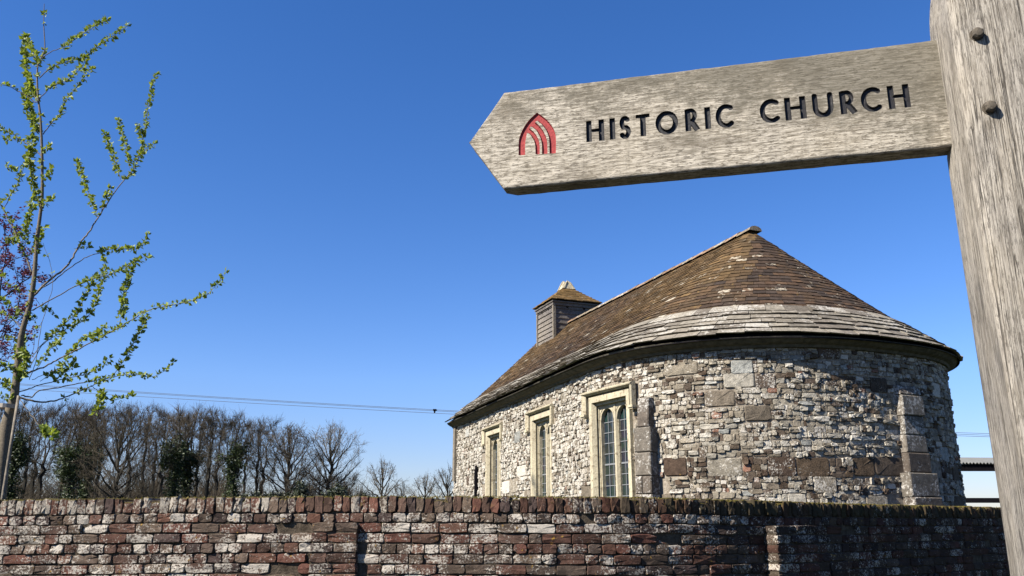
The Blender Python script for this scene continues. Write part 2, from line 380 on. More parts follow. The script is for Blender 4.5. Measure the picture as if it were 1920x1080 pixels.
# backing wall with real openings
sb = sorted(set(np.round(np.arange(0, WL, 0.12), 3).tolist() + [WL] + [round(c + k * 0.5, 3) for c in WIN for k in (-1, 1)]))
zb = sorted(set([0, 0.6, 1.1, WSILL, 1.8, 2.3, 2.8, 3.2, ZE + 0.06] + WTOP))
me = MB(); A = [w3(s, 0, z) for s in sb for z in zb]; nz = len(zb); fs = []
for i in range(len(sb) - 1):
    for j in range(nz - 1):
        sm = (sb[i] + sb[i + 1]) / 2; zm = (zb[j] + zb[j + 1]) / 2
        if any(abs(sm - c) < 0.5 and WSILL < zm < t for c, t in zip(WIN, WTOP)): continue
        fs.append((i * nz + j, (i + 1) * nz + j, (i + 1) * nz + j + 1, i * nz + j + 1))
me.add(A, fs)
# gable wall at the west end
ng = 20; gp = []
for i in range(ng + 1):
    t = i / ng; s = 0 if t <= .5 else EL
    q = roof(0.0, min(1, t * 2) * .999, -0.08) if t <= .5 else roof(EL, (1 - t) * 2, -0.08)
    gp.append(q.tolist())
b0 = w3(0, 0, 0); b1 = w3(WL, 0, 0)
gp[0] = [b0[0], b0[1], ZE]; gp[-1] = [b1[0], b1[1], ZE]
me.add([b0] + gp + [b1], [tuple(range(ng + 3))])
wallo = me.build('wall', M['mortar'], church)

PAL = [((0.40, 0.355, 0.28), .28), ((0.32, 0.275, 0.21), .26), ((0.47, 0.43, 0.355), .18), ((0.24, 0.20, 0.15), .16), ((0.14, 0.105, 0.08), .08), ((0.36, 0.36, 0.33), .06), ((0.30, 0.16, 0.11), .02)]
PW = np.array([p[1] for p in PAL]); PW = PW / PW.sum()
def stone_col(dark=0.0, white=0.0):
    if dark > .5 and random.random() < dark:
        c = random.choice([(0.085, 0.058, 0.042), (0.105, 0.075, 0.05), (0.13, 0.10, 0.075)]); return (*c, random.uniform(.2, .42))
    if random.random() < dark: c = random.choice([(0.12, 0.085, 0.06), (0.15, 0.115, 0.085), (0.20, 0.165, 0.125), (0.11, 0.085, 0.065)]); a = random.uniform(0.15, .5)
    else:
        c = PAL[int(rng.choice(len(PAL), p=PW))][0]; a = random.uniform(0.2, .55) + white * .8
    k = random.uniform(.68, 1.12); a = a + (.25 if random.random() < .12 else 0); return (c[0] * k, c[1] * k, c[2] * k, min(a, 1.0))
def stone(mb, s, z, a, b, d, col, n=10, sq=0.38, jit=0.06, fn=None, face=None):
    "irregular block: half length a, half height b, standing d proud"
    ring = []; ph = random.uniform(0, 1)
    J = rng.normal(0, jit, n)
    for k in range(n):
        t = 2 * math.pi * (k + .5) / n; c, si = math.cos(t), math.sin(t)
        r = 1 + J[k]
        ring.append((math.copysign(abs(c) ** sq, c) * r, math.copysign(abs(si) ** sq, si) * r))
    fn = fn or w3; V = []
    tx, tz = rng.normal(0, .12, 2)
    for (sc, dd) in ((1.0, -0.015), (1.0, d * 0.7), (0.93, d)):
        for (p, q) in ring:
            V.append(fn(s + p * a * sc, dd * (random.uniform(.7, 1.2) if dd > 0 else 1) + (d * .35 * (tx * p + tz * q) if dd > 0 else 0), z + q * b * sc))
    V.append(fn(s + rng.normal(0, .2) * a, d * random.uniform(.9, 1.1), z + rng.normal(0, .2) * b))
    fs = []
    for L in (0, 1):
        for k in range(n): fs.append((L * n + k, L * n + (k + 1) % n, (L + 1) * n + (k + 1) % n, (L + 1) * n + k))
    for k in range(n): fs.append((2 * n + k, 2 * n + (k + 1) % n, 3 * n))
    mb.add(V, fs, col)
PIL = [(8.96, 9.28, 3.20), (12.40, 12.98, 3.32)]
def blocked(s0, s1, z0, z1):
    for c, t in zip(WIN, WTOP):
        if s1 > c - .49 and s0 < c + .49 and z0 < t and z1 > WSILL: return True
        if s1 > c - HW and s0 < c + HW and z1 > t - .26 and z0 < t + .10: return True
    for a, b, t in PIL:
        if s1 > a + .12 and s0 < b - .12 and z0 < t - .1: return True
    return False
mb = MB()
S0, S1 = 0.02, 16.5
# named courses: (z0, z1, dark share, block share, s range)
z = 1.15; courses = []
hs = [.20, .19, .22, .21, .20, .235, .20, .22, .19, .21, .20, .18, .17, .2]
for h in hs:
    if z > ZE - 0.02: break
    courses.append((z, min(z + h, ZE + .03))); z += h
for ci, (z0, z1) in enumerate(courses):
    s = S0
    while s < S1:
        big = False; L = random.uniform(.22, .5)
        zc = (z0 + z1) / 2
        ap = s > 9.1
        pb = .09; dk = .10
        if ap and 2.15 < zc < 2.42: pb = .55; dk = .55
        elif ap and 1.8 < zc < 2.15: pb = .2; dk = .3
        elif ap and 2.85 < zc < 3.1: pb = .25; dk = .15
        elif ap and 3.3 < zc < 3.5: pb = .2; dk = .35
        elif not ap: pb = .06; dk = .05
        if 8.0 < s < 9.0: dk = .3
        wh = .26 if not ap else .04
        wz = lambda q: 0.015 * math.sin(q * 1.7 + ci) + 0.01 * math.sin(q * 5.1 + 2 * ci)
        if random.random() < pb:
            if not blocked(s, s + L, z0, z1):
                stone(mb, s + L / 2, zc + wz(s), L / 2 - .007, (z1 - z0) / 2 - .006, random.uniform(.012, .022), stone_col(dk, wh * .5), 12, .22, .025)
        else:
            rows = random.choice([3, 3, 4, 4] if ap else [3, 4, 4, 5])
            cuts = sorted([0, 1] + [min(.9, max(.1, (k + rng.normal(0, .13)) / rows)) for k in range(1, rows)])
            for r in range(rows):
                a0 = z0 + (z1 - z0) * cuts[r]; a1 = z0 + (z1 - z0) * cuts[r + 1]
                q = s
                while q < s + L - .02:
                    l = min(random.choice([.04, .055, .07, .09, .11, .17]) * random.uniform(.8, 1.2) if ap else random.uniform(.035, .11), s + L - q)
                    if s + L - q - l < .04: l = s + L - q
                    if not blocked(q, q + l, a0, a1) and a1 - a0 > .018:
                        rr = random.random()
                        stone(mb, q + l / 2, (a0 + a1) / 2 + wz(q) + rng.normal(0, .004), l / 2 * 1.03 - .003, (a1 - a0) / 2 * 1.05 - .002, random.choice([.008, .014, .02, .032]) * random.uniform(.8, 1.2), stone_col(dk, wh), 9, .46, .10)
                    q += l
        s += L
mb.build('wall_stones', M['stone'], church, smooth=False)

# pilaster buttresses: stacked dressed blocks
def frame_at(s):
    P = wall(s, 0.0); Pn = wall(s, 1.0) - P; N = Pn / np.linalg.norm(Pn)
    T = wall(s + .05) - wall(s - .05); T = T / np.linalg.norm(T)
    return lambda a, d, z: (P[0] + T[0] * a + N[0] * d, P[1] + T[1] * a + N[1] * d, z)
def chamfer_block(mb, fn, a0, a1, d, z0, z1, col, slope=0.0):
    j = rng.normal(0, .006, 4); e = .012
    a0 += j[0]; a1 += j[1]; d += j[2]
    V = []
    for (ins, dd) in ((0, -.05), (0, d - e), (e, d)):
        for (a, zz) in ((a0 + ins, z0 + .004 + ins), (a1 - ins, z0 + .004 + ins), (a1 - ins, z1 - .004 - ins), (a0 + ins, z1 - .004 - ins)):
            dq = dd
            if slope and zz > (z0 + z1) / 2 and dd > 0: dq = dd - slope
            V.append(fn(a, dq, zz))
    fs = [(8, 9, 10, 11)]
    for L in (0, 4):
        for k in range(4): fs.append((L + k, L + (k + 1) % 4, L + 4 + (k + 1) % 4, L + 4 + k))
    mb.add(V, fs, col)
def pilaster(s0, s1, top, dlo, dhi, zoff, name='buttress'):
    mb = MB(); c = (s0 + s1) / 2; fn = frame_at(c); hw = (s1 - s0) / 2; z = 0.3
    while z < top - .05:
        h = random.uniform(.2, .34)
        if top - z - h < .12: h = top - z
        low = z + h / 2 < zoff; d = dlo if low else dhi; q = hw if low else hw * .74
        col = random.choice([(.13, .108, .088), (.16, .14, .115), (.19, .165, .135), (.11, .09, .073)]); col = (*col, random.uniform(.4, .6))
        if random.random() < .35 and low:
            m = random.uniform(-.3, .3) * q
            chamfer_block(mb, fn, -q, m, d, z, z + h, col); chamfer_block(mb, fn, m, q, d, z, z + h, (col[0] * 1.15, col[1] * 1.15, col[2] * 1.15, .45))
        else: chamfer_block(mb, fn, -q, q, d, z, z + h, col, slope=(dhi * .25 if z + h >= top - .001 else 0))
        z += h
    o = mb.build(name, M['block'], church); return o
pilaster(9.01, 9.27, 3.20, .18, .14, 2.75)
pilaster(12.40, 12.92, 3.32, .16, .10, 2.3)

# windows
def extr(mb, fn, poly, d0, d1):
    "extrude a polygon (a,z) from depth d0 (front) back to d1"
    n = len(poly); V = [fn(a, d0, z) for a, z in poly] + [fn(a, d1, z) for a, z in poly]
    mb.add(V, [tuple(range(n))] + [(k, k + n, (k + 1) % n + n, (k + 1) % n) for k in range(n)])
def window(c, top, deep=False, weathered=0):
    fn = frame_at(c); fr = MB(); zs = WSILL
    # outer order
    W, w1_, w2_ = .50, .43, .395
    for sgn in (-1, 1):
        def bxx(a0, a1, d0, d1, z0, z1): fr.box(fn, min(sgn * a0, sgn * a1), max(sgn * a0, sgn * a1), d1, d0, z0, z1)
        bxx(W, w1_, .010, -.36, zs, top)
        bxx(w1_ - .001, w2_ + .02, -.05, -.36, zs, top - .075)
        bxx(w2_ + .019, w2_ - .012, -.085, -.36, zs, top - .105)
    fr.box(fn, -w1_, w1_, -.36, .010, top - .085, top - .001)
    fr.box(fn, -w2_ - .02, w2_ + .02, -.36, -.05, top - .125, top - .086)
    fr.box(fn, -.52, .52, -.36, .05, zs - .14, zs)
    # splayed chamfer between the outer order and the inner one
    for sgn in (-1, 1):
        P = [fn(sgn * w1_, .008, zs), fn(sgn * (w1_ - .035), -.05, zs), fn(sgn * (w1_ - .035), -.05, top - .12), fn(sgn * w1_, .008, top - .086)]
        fr.add(P, [(0, 1, 2, 3)])
    # tracery plate with two arched lights
    d0, d1 = -.10, -.18; z1 = top - .126; mull = .035; inner = w2_ - .012
    lw = (inner - mull - .02); cx = mull + lw / 2; rr = lw / 2; spring = z1 - .225
    def arch(x):                                   # round head
        q = min(1, abs(x - cx) / rr); return spring + .175 * (1 - q ** 2) ** .5
    for sgn in (-1, 1):
        m = 14
        for k in range(m):
            x0 = cx - rr + lw * k / m; x1 = cx - rr + lw * (k + 1) / m
            y0, y1 = arch(x0), arch(x1)
            P = [(x0, y0), (x1, y1), (x1, z1), (x0, z1)]
            V = [fn(sgn * a, d, z) for d in (d0, d1) for a, z in P]
            fr.add(V, [(0, 1, 2, 3), (0, 4, 5, 1)])
            # cavetto round the arch
            e = .028
            P2 = [(x0, y0), (x1, y1), (cx + (x1 - cx) * 1.13, y1 + e), (cx + (x0 - cx) * 1.13, y0 + e)]
            fr.add([fn(sgn * P2[0][0], d0 - .03, P2[0][1]), fn(sgn * P2[1][0], d0 - .03, P2[1][1]), fn(sgn * P2[2][0], d0 + .008, P2[2][1]), fn(sgn * P2[3][0], d0 + .008, P2[3][1])], [(0, 1, 2, 3)])
        lo, hi = sorted((sgn * (cx + rr), sgn * (inner + .01)))
        fr.box(fn, lo, hi, d1, d0, zs, z1)
        lo, hi = sorted((sgn * (cx - rr), sgn * .001))
    root = fr.build('window', M['freestone'], church)
    mu = MB()
    prof = [(-.04, d1), (-.04, -.13), (-.02, d0 + .012), (.02, d0 + .012), (.04, -.13), (.04, d1)]
    V = [fn(a, d, zz) for zz in (zs, z1 - .001) for a, d in prof]; n = 6
    mu.add(V, [(k, (k + 1) % n, (k + 1) % n + n, k + n) for k in range(n)])
    def sub(mb, name, mat, **kw):
        o = mb.build(name, mat, root, offset=False, **kw); return o
    # children of a child: vertices stay relative to the church's origin
    def tosub(mb, name, mat):
        mb.v = [v - np.array(church.location) for v in mb.v]; return sub(mb, name, mat)
    tosub(mu, 'mullion', M['freestone'])
    gl = MB()
    for sgn in (-1, 1):
        lo, hi = sorted((sgn * (cx - rr - .01), sgn * (cx + rr + .01)))
        gl.add([fn(lo, -.16, zs), fn(hi, -.16, zs), fn(hi, -.16, z1), fn(lo, -.16, z1)], [(0, 1, 2, 3)])
    tosub(gl, 'glass', M['glass'])
    ld = MB()
    for sgn in (-1, 1):
        for k in range(1, 3):
            a = sgn * (cx - rr + lw * k / 3); ld.box(fn, a - .005, a + .005, -.159, -.150, zs, arch(abs(a)) - .002)
        zz = zs + .1
        while zz < z1 - .1:
            half = rr * max(0.0, 1 - max(0, (zz - spring) / .175) ** 2) ** .5 if zz > spring else rr
            th = .011 if abs(zz - 2.44) < .08 else .005
            if half > .02: ld.box(fn, sgn * cx - half, sgn * cx + half, -.159, -.149, zz - th, zz + th)
            zz += .145
    tosub(ld, 'glazing_bars', M['lead'])
    hm = MB(); o_, t_ = .62, .07                    # label mould with returned ends
    def prism(prof_, a0, a1, b0=None, b1=None):
        V = [fn(a0, d, z) for d, z in prof_] + [fn(a1, d, z) for d, z in prof_]; n = len(prof_)
        hm.add(V, [tuple(range(n)), tuple(range(2 * n - 1, n - 1, -1))] + [(k, (k + 1) % n, (k + 1) % n + n, k + n) for k in range(n)])
    zt = top + .095
    prism([(-.02, zt), (.035, zt - .012), (.072, zt - .032), (.068, zt - .048), (.04, zt - .062), (.032, zt - .072), (-.02, zt - .074)], -o_, o_)
    for sgn in (-1, 1):
        x0, x1 = sgn * o_, sgn * (o_ - .075); zl = zt - .33
        pr = [(x0, -.02), (x0, .05), (x0 - sgn * .015, .068), (x0 - sgn * .04, .05), (x1, .03), (x1, -.02)]
        V = [fn(a, d, zz) for zz in (zl, zt - .06) for a, d in pr]; n = 6
        hm.add(V, [tuple(range(n))] + [(k, (k + 1) % n, (k + 1) % n + n, k + n) for k in range(n)])
        lo, hi = sorted((sgn * (o_ + .035), sgn * (o_ - .085)))
        hm.box(fn, lo, hi, -.02, .07, zl - .03, zl)
        hm.box(fn, lo + .012, hi - .012, -.02, .055, zl - .05, zl - .0301)
    tosub(hm, 'hood_mould', M['freestone'])
for c, t in zip(WIN, WTOP): window(c, t)
# corner timber and slit
fn = frame_at(.16); tb = MB(); tb.box(fn, -.02, .14, -.01, .075, 2.55, ZE - .03); tb.box(fn, -.08, -.02, -.01, .05, 3.0, ZE - .03); tb.build('corner_timber', M['oldtimber'], church)
fn = frame_at(2.0); tb = MB(); tb.box(fn, -.05, .05, -.01, .06, 1.2, 2.78); tb.box(fn, -.035, .035, .06, .075, 1.2, 2.7); tb.build('slit_bar', M['tar'], church)  # raised dark bar standing in for the slit in the wall

# ---------------------------------------------------------------- roof
ndz = 0.02
rb = MB(); ns, ntt = 240, 14
ss = np.linspace(0, EL, ns); tt = np.linspace(0, 1, ntt)
RV = roof(ss[:, None], tt[None], -0.015).reshape(-1, 3)
UV = roof(ss[:, None], tt[None] * 0 + 0.0, -0.05)[:, 0]
rb.add(RV, [(i * ntt + j, (i + 1) * ntt + j, (i + 1) * ntt + j + 1, i * ntt + j + 1) for i in range(ns - 1) for j in range(ntt - 1)])
roofo = rb.build('roof', M['tar'], church)
def rsub(mb, name, mat, **kw):
    mb.v = [v - np.array(church.location) for v in mb.v]; return mb.build(name, mat, roofo, offset=False, **kw)
def course(mb, t0, dt, gaugehead, wlo, whi, thick, liftj, colf, smin=0, smax=None, skirt=0.0, gap=.004):
    smax = smax or EL
    # ring length at t0
    q = np.linspace(smin, smax, 500); P = roof(q, min(t0, .999)); d = np.r_[0, np.cumsum(np.linalg.norm(np.diff(P, axis=0), axis=1))]
    L = d[-1]; x = -random.uniform(0, wlo); E0 = []; E1 = []
    while x < L:
        wd = random.uniform(wlo, whi); E0.append(max(x, 0)); E1.append(min(x + wd - gap, L)); x += wd
    sa = np.interp(E0, d, q); sbb = np.interp(E1, d, q); n = len(sa)
    tj = rng.normal(0, .08 * dt, n); lj = rng.normal(0, liftj, (n, 2))
    ta = np.clip(t0 + tj, -0.02, 1); tb_ = np.minimum(ta + dt * gaugehead, 1.0)
    hl = thick * 1.15 + .005; rc = min(.25 * dt, .012)
    for i in range(n):
        if sbb[i] - sa[i] < 1e-4: continue
        A0 = roof(np.array([sa[i], sbb[i]]), ta[i]); A1 = roof(np.array([sa[i], sbb[i]]), tb_[i])
        up0 = hl + lj[i, 0]; up1 = hl + lj[i, 1]
        B0 = roof(np.array([sa[i], sbb[i]]), ta[i] + rc)
        V = [B0[0] + (0, 0, up0 + .004), B0[1] + (0, 0, up1 + .004), A1[1] + (0, 0, .004 + .3 * lj[i, 1]), A1[0] + (0, 0, .004 + .3 * lj[i, 0])]
        V2 = [A0[0] + (0, 0, up0 + thick), A0[1] + (0, 0, up1 + thick), V[2] + (0, 0, thick), V[3] + (0, 0, thick)]
        mb.hexa([*V, *V2], colf(sa[i], t0))
def slate_col(s, t):
    c = random.choice([(0.25, 0.22, 0.175), (0.21, 0.185, 0.15), (0.28, 0.25, 0.20), (0.18, 0.155, 0.125)]); k = random.uniform(.82, 1.12)
    return (c[0] * k, c[1] * k, c[2] * k, random.uniform(.3, .58))
def tile_col(s, t):
    moss = max(0, min(1, .5 + .5 * math.sin(s * .9 + 1) * .6 + (t - .5) * .6 + rng.normal(0, .15) + (0.35 if 5.5 < s < 10.5 and t > .5 else 0)))
    a = random.choice([(0.125, 0.075, 0.045), (0.10, 0.062, 0.042), (0.085, 0.055, 0.04), (0.15, 0.085, 0.05), (0.075, 0.052, 0.04)])
    b = random.choice([(0.16, 0.10, 0.042), (0.13, 0.085, 0.036), (0.19, 0.12, 0.048)]); a = (a[0] * .68, a[1] * .74, a[2] * .8)
    if s > 10.6: moss *= .15
    m = moss * .6; k = random.uniform(.8, 1.2)
    return tuple([(a[i] * (1 - m) + b[i] * m) * k for i in range(3)] + [random.uniform(0, .38) + (.25 if random.random() < .07 else 0)])
sm = MB(); nsl = 6; tsl = 0.225
tcs = [0.0, .047, .090, .130, .165, .196]
for k in range(nsl): course(sm, tcs[k] - .012, .05, 1.5,   .17, .40, .036, .0045, slate_col, gap=.008)
rsub(sm, 'stone_slates', M['slate'])
tmb = MB(); nc = 27
for k in range(nc):
    t0 = tsl - .006 + (1 - tsl) * k / nc; course(tmb, t0, (1 - tsl) / nc, 1.6, .15, .175, .015, .003, tile_col)
rsub(tmb, 'clay_tiles', M['tile'])
# half round ridge tiles
rt = MB(); v = VR - .12; 
while v < VW + .02:
    L = min(.33, VW + .05 - v)
    V = []; m = 7
    for vv, e in ((v, .012 + rng.normal(0, .004)), (v + L + .02, 0)):
        for k in range(m):
            th = math.pi * (k / (m - 1)); r = .105
            u = -r * math.cos(th) * 1.15; h = r * math.sin(th) * .75 - .035 + e
            p = world2_(u, vv); V.append((p[0], p[1], ZE + RISE + h))
    c = random.choice([(0.27, 0.18, 0.12), (0.31, 0.215, 0.155), (0.22, 0.15, 0.10), (0.26, 0.21, 0.15)])
    rt.add(V, [(k, k + 1, k + 1 + m, k + m) for k in range(m - 1)] + [tuple(range(m))], (*c, random.uniform(.2, .6)))
    v += L
p = world2_(0, VR - .13)
rsub(rt, 'ridge_tiles', M['slate'])
# stone cornice under the eave
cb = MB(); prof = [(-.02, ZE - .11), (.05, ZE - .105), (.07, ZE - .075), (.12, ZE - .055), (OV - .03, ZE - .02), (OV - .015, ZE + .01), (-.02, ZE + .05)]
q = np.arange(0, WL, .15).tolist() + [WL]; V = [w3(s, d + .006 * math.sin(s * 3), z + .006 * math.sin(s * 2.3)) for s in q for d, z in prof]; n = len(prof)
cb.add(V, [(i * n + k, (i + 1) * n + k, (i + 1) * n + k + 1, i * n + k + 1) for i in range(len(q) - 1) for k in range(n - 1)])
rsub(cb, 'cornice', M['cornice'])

# ---------------------------------------------------------------- bell turret
TU, TV, TH = 0.53, 17.80, 0.52
def tf(a, b, z): p = world2_(.1 + a * 1.06, TV + b * .95); return (float(p[0]), float(p[1]), z)     # a across (south -), b along (east -)
zt0 = ZE + RISE * .55; ztop = 6.62
bt = MB()
for k, face in enumerate(('s', 'e', 'n', 'w')):
    zz = zt0; 
    while zz < ztop - .02:
        h = .115 + rng.normal(0, .006)
        z1 = min(zz + h, ztop); lo, hi = .03, .008
        def P(t, d, z):
            if face == 's': return tf(-(TU - .03) - d, t, z)
            if face == 'n': return tf((TU - .03) + d, t, z)
            if face == 'e': return tf(t, -(TH - .03) - d, z)
            return tf(t, (TH - .03) + d, z)
        e = (TU if face in 'ew' else TH) - .05
        V = [P(-e, lo, zz), P(e, lo, zz + rng.normal(0, .004)), P(e, hi, z1 + .012), P(-e, hi, z1 + .012), P(-e, -.01, zz), P(e, -.01, zz), P(e, -.01, z1 + .012), P(-e, -.01, z1 + .012)]
        bt.add(V, [(0, 1, 2, 3), (0, 4, 5, 1), (0, 3, 7, 4), (1, 5, 6, 2), (3, 2, 6, 7)])
        zz = z1
turret = bt.build('bell_turret', M['boards'], church)
def tsub(mb, name, mat): mb.v = [v - np.array(church.location) for v in mb.v]; return mb.build(name, mat, turret, offset=False)
for sa_ in (-1, 1):
    for sb_ in (-1, 1):
        cp = MB(); x0, x1 = sorted((sa_ * (TU + .012), sa_ * (TU - .05))); y0, y1 = sorted((sb_ * (TH + .012), sb_ * (TH - .05)))
        cp.box(tf, x0, x1, y0, y1, zt0, ztop); tsub(cp, 'corner_post', M['oldtimber'])
for t in (-.2, .2):
    for f_ in (0, 1):
        vt = MB()
        for ang in (45, -45):
            c_, s_ = math.cos(R(ang)) * .032, math.sin(R(ang)) * .032
            g_ = (lambda t_, d, z: tf(t_, -TH - d, z)) if f_ == 0 else (lambda t_, d, z: tf(-TU - d, t_, z))
            zc = ztop - .19; w_ = .009
            P = [(t - c_ - s_ * .3, zc - s_ + c_ * .3), (t - c_ + s_ * .3, zc - s_ - c_ * .3), (t + c_ + s_ * .3, zc + s_ - c_ * .3), (t + c_ - s_ * .3, zc + s_ + c_ * .3)]
            vt.add([g_(a, .005 + .001 * (ang > 0), z) for a, z in P], [(0, 1, 2, 3)])
        tsub(vt, 'vent_slot', M['tar'])
# pyramid roof in courses
pr_ = MB(); eh = .60; zr0 = ztop - .04; rise = .47; ncp = 10
pr_.hexa([tf(-eh + .04, -eh + .04, zr0 - .02), tf(eh - .04, -eh + .04, zr0 - .02), tf(eh - .04, eh - .04, zr0 - .02), tf(-eh + .04, eh - .04, zr0 - .02)] + [tf(a * .1, b * .1, zr0 + rise - .03) for a, b in ((-1, -1), (1, -1), (1, 1), (-1, 1))], (0.03, .025, .02, 0))
for k in range(ncp):
    r0 = eh * (1 - k / ncp) * .93 + .05; r1 = r0 - eh / ncp * 1.5 * .93; za = zr0 + rise * (k / ncp) ** 1.05; zb_ = za + rise / ncp * 1.25
    for f_ in range(4):
        x = -r0
        while x < r0 - .01:
            wd = min(random.uniform(.13, .17), r0 - x)
            def rot(a, b): return [(a, -b), (b, a), (-a, b), (-b, -a)][f_]
            x1 = x + wd - .004; lj = rng.normal(0, .004)
            f1 = max(r1, .05) / r0
            lo = [tf(*rot(x, r0), za + .012 + lj), tf(*rot(x1, r0), za + .012 + lj), tf(*rot(x1 * f1, max(r1, .05)), zb_ + .0), tf(*rot(x * f1, max(r1, .05)), zb_ + .0)]
            hi = [(p_[0], p_[1], p_[2] + .018) for p_ in lo]
            cl = tile_col(7, .9); pr_.hexa(lo + hi, (cl[0] * 1.5, cl[1] * 1.45, cl[2] * 1.2, cl[3]))
            x += wd
tsub(pr_, 'turret_roof', M['tile'])
fb = MB(); fb.box(tf, -eh + .03, eh - .03, -eh + .03, eh - .03, zr0 - .05, zr0 - .021); fb.box(tf, -TU - .02, TU + .02, -TH - .02, TH + .02, zr0 - .12, zr0 - .0501)
tsub(fb, 'fascia', M['boards'])
# stone finial: tapered block with a little gable on every side
fi = MB(); zf = zr0 + rise - .06
fi.hexa([tf(a * .15, b * .15, zf) for a, b in ((-1, -1), (1, -1), (1, 1), (-1, 1))] + [tf(a * .085, b * .085, zf + .17) for a, b in ((-1, -1), (1, -1), (1, 1), (-1, 1))], (1, 1, 1, 0))
for f_ in range(4):
    rot = lambda a, b: [(a, -b), (b, a), (-a, b), (-b, -a)][f_]
    for sg in (-1, 1):
        P = [(sg * .15, .165, zf + .0), (sg * .105, .165, zf + .0), (sg * .02, .105, zf + .17), (sg * .02, .10, zf + .20)]
        lo = [tf(*rot(a, b), z) for a, b, z in P]; hi = [tf(*rot(a, b - .05), z) for a, b, z in P]
        fi.hexa(lo + hi)
    fi.hexa([tf(*rot(a, b), z) for a, b, z in ((-.02, .085, zf + .17), (.02, .085, zf + .17), (.02, .045, zf + .17), (-.02, .045, zf + .17), (-.016, .08, zf + .215), (.016, .08, zf + .215), (.016, .05, zf + .215), (-.016, .05, zf + .215))])
tsub(fi, 'finial', M['freestone'])
# ------------------------------------------------------------------ brick boundary wall
X0, X1 = -7.5, 6.5
wx = np.arange(X0, X1, .02)
beta = np.where(wx < -0.1, R(-5), R(-5) + R(42) * np.clip((wx + .1) / 2.3, 0, 1))
wy = 6.8 + np.cumsum(np.tan(beta)) * .02; wy += 6.8 - np.interp(-0.6, wx, wy)
BN = np.stack([np.sin(beta), -np.cos(beta)], 1)
bs = np.r_[0, np.cumsum(np.hypot(np.diff(wx), np.diff(wy)))]; BL = bs[-1]
def bw(s, d, z):
    "point of the wall's face at arc s, d metres proud"
    x = np.interp(s, bs, wx); y = np.interp(s, bs, wy); nx = np.interp(s, bs, BN[:, 0]); ny = np.interp(s, bs, BN[:, 1])
    return (float(x + nx * d), float(y + ny * d), float(z))
def sat(px, py=935):
    r = ray(px, py); f = wx * r[1] - wy * r[0]; i = int(np.argmin(abs(f))); t = wy[i] / r[1]
    return float(bs[i]), CAMZ + r[2] * t
TP = [sat(*p) for p in ((0, 938), (300, 933), (600, 931), (960, 931), (1250, 934), (1400, 939), (1600, 945), (1880, 952))]
def top(s): return float(np.interp(s, [a for a, b in TP], [b for a, b in TP]))
WT = .34                                         # thickness
bwall = empty('brick_wall', (0.0, 6.9, 0))
tag(bwall, 'old red brick boundary wall with lichen and mossy upright coping bricks', 'wall')
core = MB(); q = np.arange(0, BL, .25).tolist() + [BL]
V = []
for s in q:
    t = top(s); V += [bw(s, -.004, 0), bw(s, -.004, t - .02), bw(s, -WT, t - .02), bw(s, -WT, 0)]
core.add(V, [(i * 4 + k, (i + 1) * 4 + k, (i + 1) * 4 + k + 1, i * 4 + k + 1) for i in range(len(q) - 1) for k in range(3)] + [(0, 1, 2, 3), tuple(len(V) - 4 + k for k in range(4))])
core.build('wall_core', M['mortar2'], bwall)
BPAL = [(0.165, 0.076, 0.056), (0.14, 0.074, 0.055), (0.135, 0.075, 0.056), (0.115, 0.07, 0.054), (0.16, 0.115, 0.085), (0.145, 0.105, 0.08), (0.165, 0.085, 0.06), (0.09, 0.062, 0.055), (0.125, 0.09, 0.07)]
def bcol(s, lich):
    c = random.choice(BPAL); k = random.uniform(.62, 1.05); a = min(1.0, max(0, rng.normal(lich, .095)))
    k *= float(np.interp(s, [7.2, 10], [.95, .6]))       # shade of the mossy end turned from the sun, deepened in the brick colour
    return (c[0] * k, c[1] * k, c[2] * k, a)
lich_s = lambda s: float(np.interp(s, [0, 3.2, 5.5, 8, 9.5, 12], [.57, .56, .53, .49, .42, .38]))
def brick(mb, s0, s1, z0, z1, d, col, back=-.02, fn=None, rough=1.0):
    fn = fn or bw; n = 12; e = random.uniform(.003, .007) * rough
    a, b = (s1 - s0) / 2, (z1 - z0) / 2; cs, cz = (s0 + s1) / 2, (z0 + z1) / 2
    nx_, nz_ = 4, 2
    ring = [(-1, -1), (-.4, -1), (.4, -1), (1, -1), (1, -.3), (1, .35), (1, 1), (.4, 1), (-.4, 1), (-1, 1), (-1, .3), (-1, -.35)]
    J = rng.normal(0, .0022 * rough, (12, 2)); jd = rng.normal(0, .0028 * rough, 12); tl = rng.normal(0, .003 * rough, 2)
    cr = [random.uniform(.001, .006) * rough ** .5 * (2.2 if random.random() < .08 else 1) for _ in range(4)]
    ci = {0: 0, 3: 1, 6: 2, 9: 3}
    V = []
    for L, (ins, dd) in enumerate(((0, back), (0, d - e), (e * .7, d))):
        for k, (p, q_) in enumerate(ring):
            ex = cr[ci[k]] if k in ci else 0
            px = p * (a - ins - ex) + J[k, 0]; pz = q_ * (b - ins - ex) + J[k, 1]
            V.append(fn(cs + px, dd + (jd[k] + tl[0] * p + tl[1] * q_ if L else 0), cz + pz))
    V.append(fn(cs, d + random.uniform(-.002, .004), cz))
    fs = [(L * n + k, L * n + (k + 1) % n, (L + 1) * n + (k + 1) % n, (L + 1) * n + k) for L in (0, 1) for k in range(n)]
    fs += [(2 * n + k, 2 * n + (k + 1) % n, 3 * n) for k in range(n)]
    mb.add(V, fs, col)
PIERS = [(sat(592)[0], sat(677)[0], .055), (sat(1425)[0] + .01, sat(1497)[0] + .03, .13)]
S_A = sat(-60)[0]; S_B = min(BL - .1, sat(1990)[0])
mb = MB(); CH = .0755
